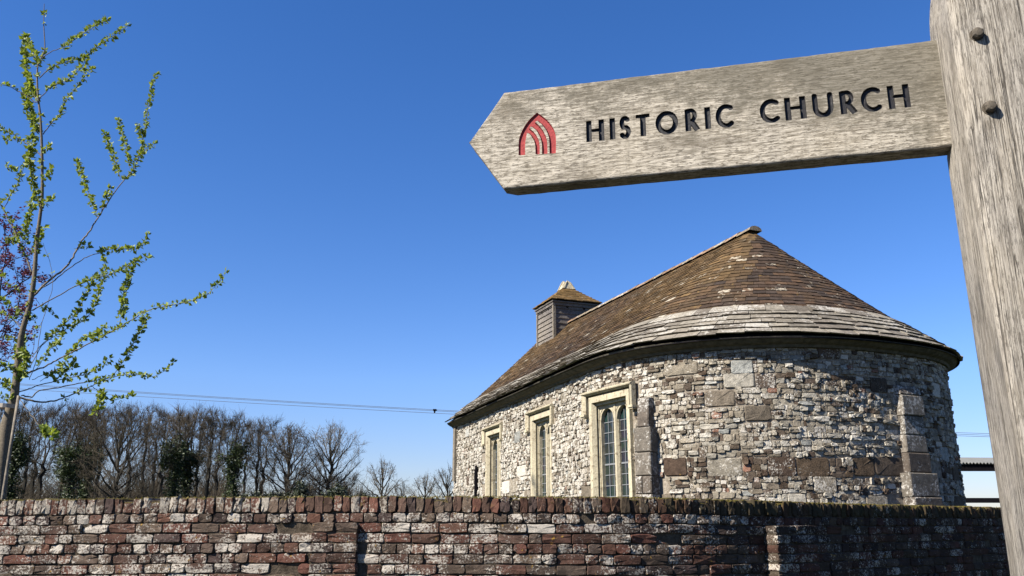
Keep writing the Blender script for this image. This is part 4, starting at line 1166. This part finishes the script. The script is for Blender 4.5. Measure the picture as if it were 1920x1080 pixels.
put('p', 752, 897, 150, 'tiniest pale distant tree just right of the lone pale tree', group='pale distant trees', wscale=1.2)
put('p', 798, 880, 150, 'pale distant tree one place left of the church corner', group='pale distant trees', wscale=1.15)
put('p', 838, 865, 140, 'pale distant tree half hidden against the church corner', group='pale distant trees', wscale=1.1)
# dark evergreens and the low hedge line
def bush(name, cat, label, px, ytop, Y, wpx, dens=1.0, col='evergreen'):
    x = ray(px, 930)[0] / ray(px, 930)[1] * Y; h = CAMZ + ray(px, ytop)[2] / ray(px, ytop)[1] * Y; wr = wpx / 1661 * Y / 2
    root = empty(name, (x, Y, 0)); n = int(420 * dens)
    u_ = rng.normal(0, 1, (n, 3)); u_ /= np.linalg.norm(u_, axis=1)[:, None]; u_[:, 2] = abs(u_[:, 2])
    rr = .82 + .1 * np.sin(u_[:, 0] * 5 + px) + .12 * rng.random(n) - .1 * (rng.random(n) < .3); C = u_ * rr[:, None] * (wr, wr, h * .98)
    V, Fq, c = leaf_cloud(C, 22, h * .05, .16); fast_mesh('foliage', V, Fq, M[col], root, col=c)
    S = []
    for _ in range(26):
        e = C[rng.integers(n)] * .9; m_ = e * .45 + rng.normal(0, .2, 3); S += [[0, 0, 0, *m_, .12, .07], [*m_, *e, .07, .03]]
    fast_mesh('stems', *tubes(np.array(S), 5), M['bark'], root); tag(root, label, cat); return root
bush('evergreen_tree', 'tree', 'dark rounded evergreen half hidden under the tall airy tree', 622, 908, 90, 95)
bush('evergreen_tree', 'tree', 'small dark domed evergreen standing alone right of the wood', 677, 918, 92, 36)
for i, (px, yt) in enumerate([(560, 905), (520, 912), (470, 915)]): bush('shrub', 'shrub', ['dark undergrowth shrub below the wide oval tree', 'dark undergrowth shrub at the foot of the crooked tree', 'dark undergrowth shrub at the foot of the leaning slender tree'][i], px, yt, 93, 60, .8)
# thicket under the wood and the hedge beyond: nobody could count these
def thicket(name, label, x0p, x1p, Y, hpx, n, rad, mat, k=4):
    S = []
    for _ in range(n):
        px = random.uniform(x0p, x1p); r_ = ray(px, 930); Yq = Y + rng.normal(0, 4); x = r_[0] / r_[1] * Yq
        h = hpx / 1661 * Yq * random.uniform(.5, 1.1) * (.75 + .35 * math.sin(px * .05)) + 1.6
        p = np.array([x, Yq, 0.]); v = np.array([rng.normal(0, .25), rng.normal(0, .25), 1])
        q = p + v * h * .5; S.append([*p, *q, rad, rad * .7]); 
        for _ in range(k):
            v2 = v + np.array([*rng.normal(0, .45, 2), 0]); t = q + v2 * h * .3; S.append([*q, *t, rad * .6, rad * .35]); S.append([*t, *(t + (v2 + rng.normal(0, .4, 3)) * h * .2), rad * .35, rad * .2])
    V, Fq = tubes(np.array(S), 3); o = fast_mesh(name, V, Fq, M[mat]); tag(o, label, 'undergrowth', kind='stuff'); return o
thicket('undergrowth', 'brown leafless undergrowth between the trunks of the wood', -40, 560, 112, 70, 1500, .05, 'twig')
thicket('undergrowth', 'brown leafless scrub around the low bushy trees at the wood end', 540, 670, 98, 60, 800, .03, 'twig')
thicket('hedge', 'low pale brown hedge line in the distance left of the church', 655, 870, 120, 12, 2600, .035, 'twig_pale')
far = thicket('far_woodland', 'hazy brown far woodland behind the main wood', -40, 440, 150, 110, 1500, .07, 'twig')
# rooks' nests in the tree tops
for px, py, Y in ((343, 786, 101), (390, 786, 97), (398, 795, 97.5), (424, 797, 96), (436, 795, 96), (486, 808, 100), (497, 812, 107), (228, 778, 94)):
    S = []; r_ = ray(px, py); t_ = Y / r_[1]; c_ = np.array([r_[0] * t_, Y, CAMZ + r_[2] * t_])
    for _ in range(110):
        a = rng.normal(0, 1, 3) * (.26, .26, .15); d = rng.normal(0, .16, 3) * (1, 1, .5); S.append([*(a - d), *(a + d), .012, .008])
    o = fast_mesh('bird_nest', *tubes(np.array(S), 3), M['bark']); o.location = tuple(c_)
    tag(o, 'dark twig nest high in the bare crowns of the wood', 'nest', 'nests in the wood')
# ------------------------------------------------------------------ young tree inside the wall, just coming into leaf
TY = 9.4
def at(px, py, Y): r = ray(px, py); t = Y / r[1]; return np.array([r[0] * t, Y, CAMZ + r[2] * t])
yt = at(4, 900, TY); ybase = np.array([yt[0] - .12, TY, 0.])
young = empty('young_tree', tuple(ybase))
tag(young, 'slender young tree with fresh yellow-green leaves tied to a stake behind the wall', 'tree')
TR = [(-6, 960), (4, 870), (12, 795), (22, 760), (28, 735), (37, 654), (43, 617), (56, 572), (64, 521), (69, 454), (76, 398), (79, 370), (79, 296), (76, 222), (71, 178), (70, 130), (76, 111), (84, 92), (82, 44), (83, 7)]
TRR = [.068, .062, .056, .050, .044, .034, .031, .028, .025, .022, .019, .018, .0155, .013, .011, .009, .008, .007, .005, .003]
trunk_pts = [tuple(ybase)] + [at(x, y, TY + .02 * math.sin(y * .02)) for x, y in TR]
def smooth(P, n=4):
    P = np.array(P, float); out = []
    for i in range(len(P) - 1):
        p0 = P[max(i - 1, 0)]; p1 = P[i]; p2 = P[i + 1]; p3 = P[min(i + 2, len(P) - 1)]
        for k in range(n):
            t = k / n; out.append(.5 * ((2 * p1) + (-p0 + p2) * t + (2 * p0 - 5 * p1 + 4 * p2 - p3) * t * t + (-p0 + 3 * p1 - 3 * p2 + p3) * t ** 3))
    out.append(P[-1]); return np.array(out)
tp_ = smooth(trunk_pts, 4); tr_ = np.interp(np.linspace(0, 1, len(tp_)), np.linspace(0, 1, len(TRR) + 1), [.075] + TRR)
V, Fq = polytube(tp_, tr_ * (1 + rng.normal(0, .03, len(tp_))), 9); V -= ybase
fast_mesh('trunk', V, Fq, M['youngbark'], young, smooth=True)
# px paths: (points, base radius, end radius, first leafy fraction, density)
BR = [
    ([(76, 111), (100, 95), (122, 87), (155, 63), (180, 48), (202, 36)], .007, .002, .35, 1.1),
    ([(74, 146), (95, 128), (122, 117), (159, 107), (185, 85), (222, 61), (240, 47)], .008, .002, .1, 1.2),
    ([(159, 107), (152, 126), (133, 146), (107, 157), (88, 170), (74, 185)][::-1], .007, .002, .2, 1.0),
    ([(152, 126), (163, 131), (174, 132)], .003, .0015, .0, 1.2),
    ([(81, 252), (95, 232), (111, 215), (126, 185), (148, 159), (163, 133)], .008, .002, .15, 1.1),
    ([(70, 192), (60, 172), (55, 155), (50, 130), (47, 110), (46, 68)], .006, .002, .1, 1.9),
    ([(72, 125), (63, 100), (56, 85), (48, 72)], .004, .002, .1, 1.6),
    ([(68, 192), (50, 180), (37, 172), (18, 163), (0, 157), (-30, 143)], .008, .003, .4, .8),
    ([(76, 235), (62, 222), (50, 217)], .004, .002, .2, 1.3),
    ([(70, 250), (60, 225), (50, 190), (44, 168)], .004, .002, .0, 1.8),
    ([(77, 292), (60, 276), (44, 265), (22, 250), (0, 239), (-30, 228)], .009, .003, .3, .8),
    ([(44, 265), (28, 262), (12, 262)], .003, .0015, .3, 1.1),
    ([(77, 395), (66, 360), (58, 330), (56, 290), (62, 255)], .006, .002, .1, 1.9),
    ([(78, 340), (92, 325), (98, 315)], .003, .0015, .1, 1.3),
    ([(78, 382), (90, 378), (99, 372)], .003, .0015, .1, 1.3),
    ([(79, 285), (88, 278), (94, 272)], .003, .0015, .1, 1.4),
    ([(59, 510), (48, 480), (37, 458), (25, 428), (15, 410), (4, 388), (-10, 366)], .013, .006, .2, .7),
    ([(8, 392), (20, 366), (33, 344), (45, 315), (55, 285)], .006, .002, .15, 1.2),
    ([(40, 328), (28, 320), (12, 311)], .003, .0015, .1, 1.3),
    ([(37, 458), (24, 450), (8, 449)], .003, .0015, .2, 1.3),
    ([(46, 462), (48, 430), (56, 400), (60, 383)], .005, .002, .0, 1.8),
    ([(59, 562), (66, 552), (77, 540), (100, 520), (122, 502), (137, 482), (148, 461), (158, 446), (167, 435), (177, 420), (185, 406), (194, 392), (210, 368), (230, 341), (248, 320), (259, 296), (265, 275), (270, 252), (274, 230), (276, 211), (283, 185), (285, 163), (296, 134)], .017, .002, .5, 1.15),
    ([(181, 396), (168, 368), (159, 344), (152, 325), (145, 306)], .004, .0015, .1, 1.3),
    ([(190, 398), (198, 375), (205, 352)], .003, .0015, .2, 1.3),
    ([(226, 337), (218, 312), (211, 289), (203, 270), (195, 250)], .004, .0015, .15, 1.4),
    ([(243, 315), (239, 295), (235, 274), (228, 250), (222, 225)], .004, .0015, .1, 1.4),
    ([(259, 296), (275, 280), (290, 271)], .003, .0015, .1, 1.5),
    ([(267, 262), (262, 245), (256, 232)], .003, .0015, .1, 1.5),
    ([(184, 406), (178, 394), (171, 383)], .003, .0015, .0, 1.2),
    ([(77, 541), (96, 530), (122, 510), (148, 491), (167, 480), (185, 474), (207, 467), (232, 467), (256, 467), (268, 455), (277, 438)], .009, .002, .55, 1.5),
    ([(148, 470), (152, 458), (168, 465)], .003, .0015, .0, 1.2),
    ([(61, 582), (80, 570), (100, 560), (130, 543), (167, 526), (190, 518), (215, 511), (241, 498), (260, 488), (279, 477)], .010, .002, .4, 1.3),
    ([(222, 613), (227, 597), (230, 580), (231, 557), (237, 535), (245, 512), (256, 492)], .005, .002, .1, 1.6),
    ([(60, 668), (78, 647), (100, 632), (130, 613), (150, 605), (167, 590), (178, 572), (185, 550), (189, 530), (193, 515), (196, 485)], .006, .002, .25, 1.3),
    ([(56, 690), (74, 655), (92, 632), (110, 618), (122, 606), (140, 590), (155, 565), (165, 545), (176, 528)], .006, .002, .3, 1.3),
    ([(37, 705), (58, 697), (80, 689), (100, 678), (122, 667), (150, 653), (178, 639), (200, 627), (222, 615), (250, 598), (278, 582), (305, 575), (333, 571), (360, 564), (385, 554), (405, 536), (424, 510)], .012, .002, .35, 1.0),
    ([(170, 642), (185, 625), (198, 607)], .003, .0015, .1, 1.4),
    ([(22, 741), (45, 732), (67, 724), (105, 714), (141, 706), (160, 702), (178, 695), (192, 687), (204, 674)], .009, .002, .4, 1.2),
    ([(40, 742), (59, 743), (74, 732), (110, 726), (148, 719), (180, 713), (207, 708), (222, 704), (237, 702), (262, 704), (289, 706), (307, 697), (318, 687), (329, 676)], .010, .0018, .4, .95),
    ([(210, 706), (224, 688), (237, 669), (247, 650), (256, 632), (266, 612), (275, 592)], .005, .002, .1, 1.6),
    ([(34, 744), (55, 750), (74, 754), (100, 752), (122, 745), (145, 735), (167, 726), (188, 716), (207, 710)], .015, .004, .5, .6),
    ([(170, 722), (178, 728), (192, 740), (207, 750), (230, 746), (250, 740)], .005, .002, .3, 1.4),
    ([(190, 730), (192, 745), (186, 760), (177, 776)], .004, .0015, .1, 1.7),
    ([(37, 747), (48, 765), (60, 780), (72, 795), (85, 808), (100, 818)], .006, .003, .75, 2.8),
    ([(55, 712), (66, 680), (72, 640), (80, 602), (90, 570), (98, 535), (97, 510), (92, 485), (86, 470), (81, 456)], .005, .0025, .75, .2),
    ([(54, 690), (60, 660), (68, 625), (82, 597)], .004, .002, .6, .3),
    ([(55, 700), (70, 690), (90, 660), (110, 640), (118, 625)], .004, .002, .3, 1.2),
    ([(60, 712), (85, 700), (115, 688), (130, 665), (150, 640), (170, 628)], .005, .002, .35, 1.3),
    ([(75, 715), (100, 700), (130, 695), (140, 680)], .004, .002, .2, 1.5),
    ([(43, 617), (25, 600), (0, 587), (-25, 575)], .008, .004, .3, .7),
    ([(56, 558), (38, 548), (22, 535), (0, 517), (-20, 500)], .007, .003, .3, .8),
    ([(45, 595), (30, 580), (15, 570), (0, 562)], .005, .002, .2, 1.1),
    ([(37, 638), (20, 636), (0, 634), (-20, 628)], .005, .003, .3, .7),
    ([(64, 480), (70, 462), (75, 440), (78, 428)], .004, .002, .1, 1.6),
    ([(52, 590), (60, 600), (70, 598)], .003, .0015, .0, 1.2),
    ([(30, 700), (18, 690), (5, 688), (-10, 680)], .006, .003, .1, 1.3),
    ([(33, 680), (35, 660), (40, 640), (30, 655)], .004, .002, .0, 2.2),
    ([(28, 720), (42, 700), (48, 680), (45, 660)], .005, .002, .0, 2.4),
    ([(28, 735), (15, 722), (3, 716), (-15, 708)], .006, .003, .0, 1.6),
    ([(25, 745), (10, 745), (-6, 738)], .005, .003, .0, 1.2),
    ([(68, 560), (75, 572), (100, 592)], .004, .0015, .4, 1.2),
]
segV = []; segF = []; nV = 0; LC = []
for bi, (P, r0, r1, lf, dens) in enumerate(BR):
    slope = random.uniform(-.5, .5) / 100; n = len(P); d0 = np.r_[0, np.cumsum(np.hypot(*np.diff(np.array(P, float), axis=0).T))]
    base_d = 0.0
    # branches that start on another branch keep its depth
    pts = []
    if bi == 0: depth_at = []
    bd = 0.0; bb = 14
    for (q, dq) in depth_at:
        dd = math.hypot(q[0] - P[0][0], q[1] - P[0][1])
        if dd < bb: bb = dd; bd = dq
    dx = np.array([abs(P[0][0] - np.interp(P[0][1], [y for x, y in TR][::-1], [x for x, y in TR][::-1]))])
    if dx[0] < 9: bd = 0.0
    for (x, y), d in zip(P, d0):
        dep_ = bd + slope * d; depth_at.append(((x, y), dep_)); pts.append(at(x, y, TY + dep_))
    C = smooth(pts, 4); rr = np.linspace(r0, r1, len(C)) * .8
    C[1:] += rng.normal(0, .0035, C[1:].shape)
    V, Fq = polytube(C, rr, 5); V -= ybase
    segV.append(V); segF += [tuple(i + nV for i in f) for f in Fq]; nV += len(V)
    L = np.r_[0, np.cumsum(np.linalg.norm(np.diff(C, axis=0), axis=1))]
    s = max(lf * L[-1], .03)
    while s < L[-1] + .01:
        c = np.array([np.interp(s, L, C[:, k]) for k in range(3)]); LC.append((c, min(1.25, .75 + dens * .25) * (1.0 if s < L[-1] - .05 else 1.05))); s += .05 / dens * random.uniform(.6, 1.4)
# leaves along the trunk
for _ in range(46):
    i = random.uniform(.36, 1.0); c = np.array([np.interp(i, np.linspace(0, 1, len(tp_)), tp_[:, k]) for k in range(3)]); LC.append((c, .9))
fast_mesh('branches', np.concatenate(segV), np.array(segF), M['youngbark'], young, smooth=True)
LV = []; LF = []; Lc = []; nv = 0
for c, k in LC:
    tone = random.random() * .6
    sp = c + rng.normal(0, .006, 3)
    for _ in range(random.choice([4, 5, 6, 7])):
        d = rng.normal(0, 1, 3); d[2] += .55; d /= np.linalg.norm(d); side = np.cross(d, rng.normal(0, 1, 3)); side /= np.linalg.norm(side) + 1e-9; up = np.cross(side, d)
        l = random.uniform(.032, .068) * k; w_ = l * random.uniform(.28, .38)
        p0 = sp + d * .006; m1 = p0 + d * l * .5; tpp = p0 + d * l - up * l * .15
        LV += [p0, m1 + side * w_ + up * w_ * .35, m1 - up * w_ * .1, m1 - side * w_ + up * w_ * .35, tpp]
        LF += [(nv, nv + 1, nv + 2), (nv + 1, nv + 4, nv + 2), (nv, nv + 2, nv + 3), (nv + 2, nv + 4, nv + 3)]; nv += 5
        Lc += [(1, 1, 1, min(1, tone + random.random() * .5))] * 4
fast_mesh('leaves', np.array(LV) - ybase, np.array(LF), M['leaf'], young, col=Lc)
# stake and tie
st = empty('tree_stake', tuple(at(3, 945, TY - .25) * (1, 1, 0)))
tag(st, 'thin grey round stake beside the young tree trunk', 'stake')
P0 = at(3, 945, TY - .25); P1 = at(35, 742, TY - .16); P00 = P0 - (P1 - P0) / (P1 - P0)[2] * P0[2]
V, Fq = polytube([P00, P0, (P0 + P1) / 2, P1], [.018, .017, .017, .016], 10); V -= np.array(st.location); top_i = len(V) - 10
mb = MB(); mb.add(V, list(Fq) + [tuple(range(top_i, top_i + 10))]); mb.build('pole', M['oldtimber'], st, offset=False, colors=False, smooth=True)
c0 = at(22, 764, TY); ti = MB(); 
V = []; m = 18
for zz in (-.022, .022):
    for k in range(m):
        an = 2 * math.pi * k / m; V.append((c0[0] - .01 + .098 * math.cos(an), c0[1] - .06 + .13 * math.sin(an), c0[2] + zz))
ti.add(V, [(k, (k + 1) % m, (k + 1) % m + m, k + m) for k in range(m)])
tag(ti.build('tree_tie', M['strap'], loc=tuple(c0), colors=False), 'pale rubber tie looped round the young tree trunk and stake', 'tree tie')
# ---- plum-coloured tree at the left edge
PYd = 19.0; pc = at(-22, 600, PYd); pb_ = np.array([pc[0], PYd, 0.0])
pz0, pz1 = at(0, 740, PYd)[2], at(0, 415, PYd)[2]
pts = fill(ell(pz1, pz0, .95, .5), 190, ((-1, -1, pz0), (1, 1, pz1))); N_, par = grow(pts, (0, 0, 0), D=.22, kill=.26, infl=1.3, trunk_h=pz0 - .1, iters=60)
seg, ch, r = tree_meshes(N_, par, rtip=.005, rbase=.08)
pr2 = empty('plum_tree', tuple(pb_)); tag(pr2, 'purple-leaved tree half cut off at the left edge behind the young tree', 'tree')
S = twigs(N_, par, ch, r, .02, 1, .22, .004, sub=1); fast_mesh('branches', *tubes(np.vstack([seg, S]), 4), M['bark'], pr2)
tips = np.concatenate([S[:, 3:6], (S[:, 3:6] + S[:, :3]) / 2]); V, Fq, col = leaf_cloud(tips, 7, .045, .034); fast_mesh('foliage', V, Fq, M['purple'], pr2, col=col)

# ------------------------------------------------------------------ power lines
def wire(pts, Y0, Y1, label, rad=.013):
    xs = [p[0] for p in pts]; ys = [p[1] for p in pts]; co = np.polyfit(xs, ys, 2 if len(pts) > 2 else 1); P = []
    for px in np.linspace(-60, 2150, 60):
        Y = Y0 + (Y1 - Y0) * (px + 60) / 2210; P.append(at(px, float(np.polyval(co, px)), Y))
    V, Fq = polytube(P, rad, 5); o0 = np.array(P[0]); o = fast_mesh('power_cable', V - o0, Fq, M['wire']); o.location = tuple(o0)
    tag(o, label, 'cable', 'three power cables behind the church'); return co
W1 = wire([(185, 729.5), (440, 747), (863, 770.5), (1850, 813)], 52, 46, 'highest of the three thin power cables crossing the sky behind the church')
W2 = wire([(185, 731.5), (440, 749), (863, 772.5), (1850, 816)], 52.3, 46.3, 'middle one of the three thin power cables crossing the sky')
W3 = wire([(185, 738), (440, 755.5), (863, 776.5), (1850, 819)], 52, 46, 'lowest of the three thin power cables crossing the sky')
c = at(815, float(np.polyval(W1, 815)), 52 - 6 * 875 / 2210); mk = MB(); id_ = lambda a, b, z: (a, b, z)
mk.box(id_, -.10, .10, -.03, .33, -.03, .04); mk.hexa([(-.035, .0, -.19), (.03, .0, -.19), (.03, .06, -.19), (-.035, .06, -.19), (-.06, .0, -.03), (.06, .0, -.03), (.06, .06, -.03), (-.06, .06, -.03)])
o = mk.build('cable_clamp', M['tar'], colors=False); o.location = tuple(c); tag(o, 'small black clamp hanging on the upper power cables left of the church', 'cable clamp')

# ------------------------------------------------------------------ open barn on the right
BY = 24.0
pe = at(1800, 866, BY); ze_ = pe[2]; xl = at(1560, 866, BY)[0]; xr = at(2235, 866, BY)[0]
barn = empty('open_barn', ((xl + xr) / 2, BY, 0)); tag(barn, 'dark open-sided barn with a corrugated sheet roof beyond the church', 'barn')
rf = MB(); nx = 420; xs = np.linspace(xl, xr, nx); zr = ze_ + .72; Yb = BY + 7.5
V = []
for (Yq, zq) in ((BY, ze_), (BY + 2.5, ze_ + .24), (Yb, zr)):
    for i, x in enumerate(xs): V.append((x, Yq, zq + .025 * math.sin(i * math.pi / 2 * 1.0 + .4) - .012 * (x - xl) * .6))
n0 = len(V); V += [(a, b, c_ - .012) for a, b, c_ in V]
rf.add(V, [(L * nx + i, L * nx + i + 1, (L + 1) * nx + i + 1, (L + 1) * nx + i) for L in (0, 1) for i in range(nx - 1)] + [(n0 + L * nx + i + nx, n0 + (L + 1) * nx + i + 1, n0 + L * nx + i + 1, n0 + L * nx + i) for L in (0, 1) for i in range(nx - 1)] + [(i, n0 + i, n0 + i + 1, i + 1) for i in range(nx - 1)])
rf.build('roof', M['sheet'], barn, colors=False)
def bar(name, x0, x1, y0, y1, z0, z1, mat='tar'):
    b = MB(); b.box(id_, x0, x1, y0, y1, z0, z1); b.build(name, M[mat], barn, colors=False)
zl = at(1820, 938, BY)[2]
bar('eave_beam', xl + .05, xr - .05, BY + .06, BY + .22, ze_ - .24, ze_ - .055)
bar('rail', xl + .05, xr - .05, BY + .06, BY + .18, zl - .065, zl + .065)
for x in (xl + .3, at(1700, 900, BY)[0], xr - .3):
    bar('post', x - .1, x + .1, BY + .23, BY + .43, 0, ze_ - .03); bar('post', x - .1, x + .1, Yb - .4, Yb - .2, 0, zr - .1)
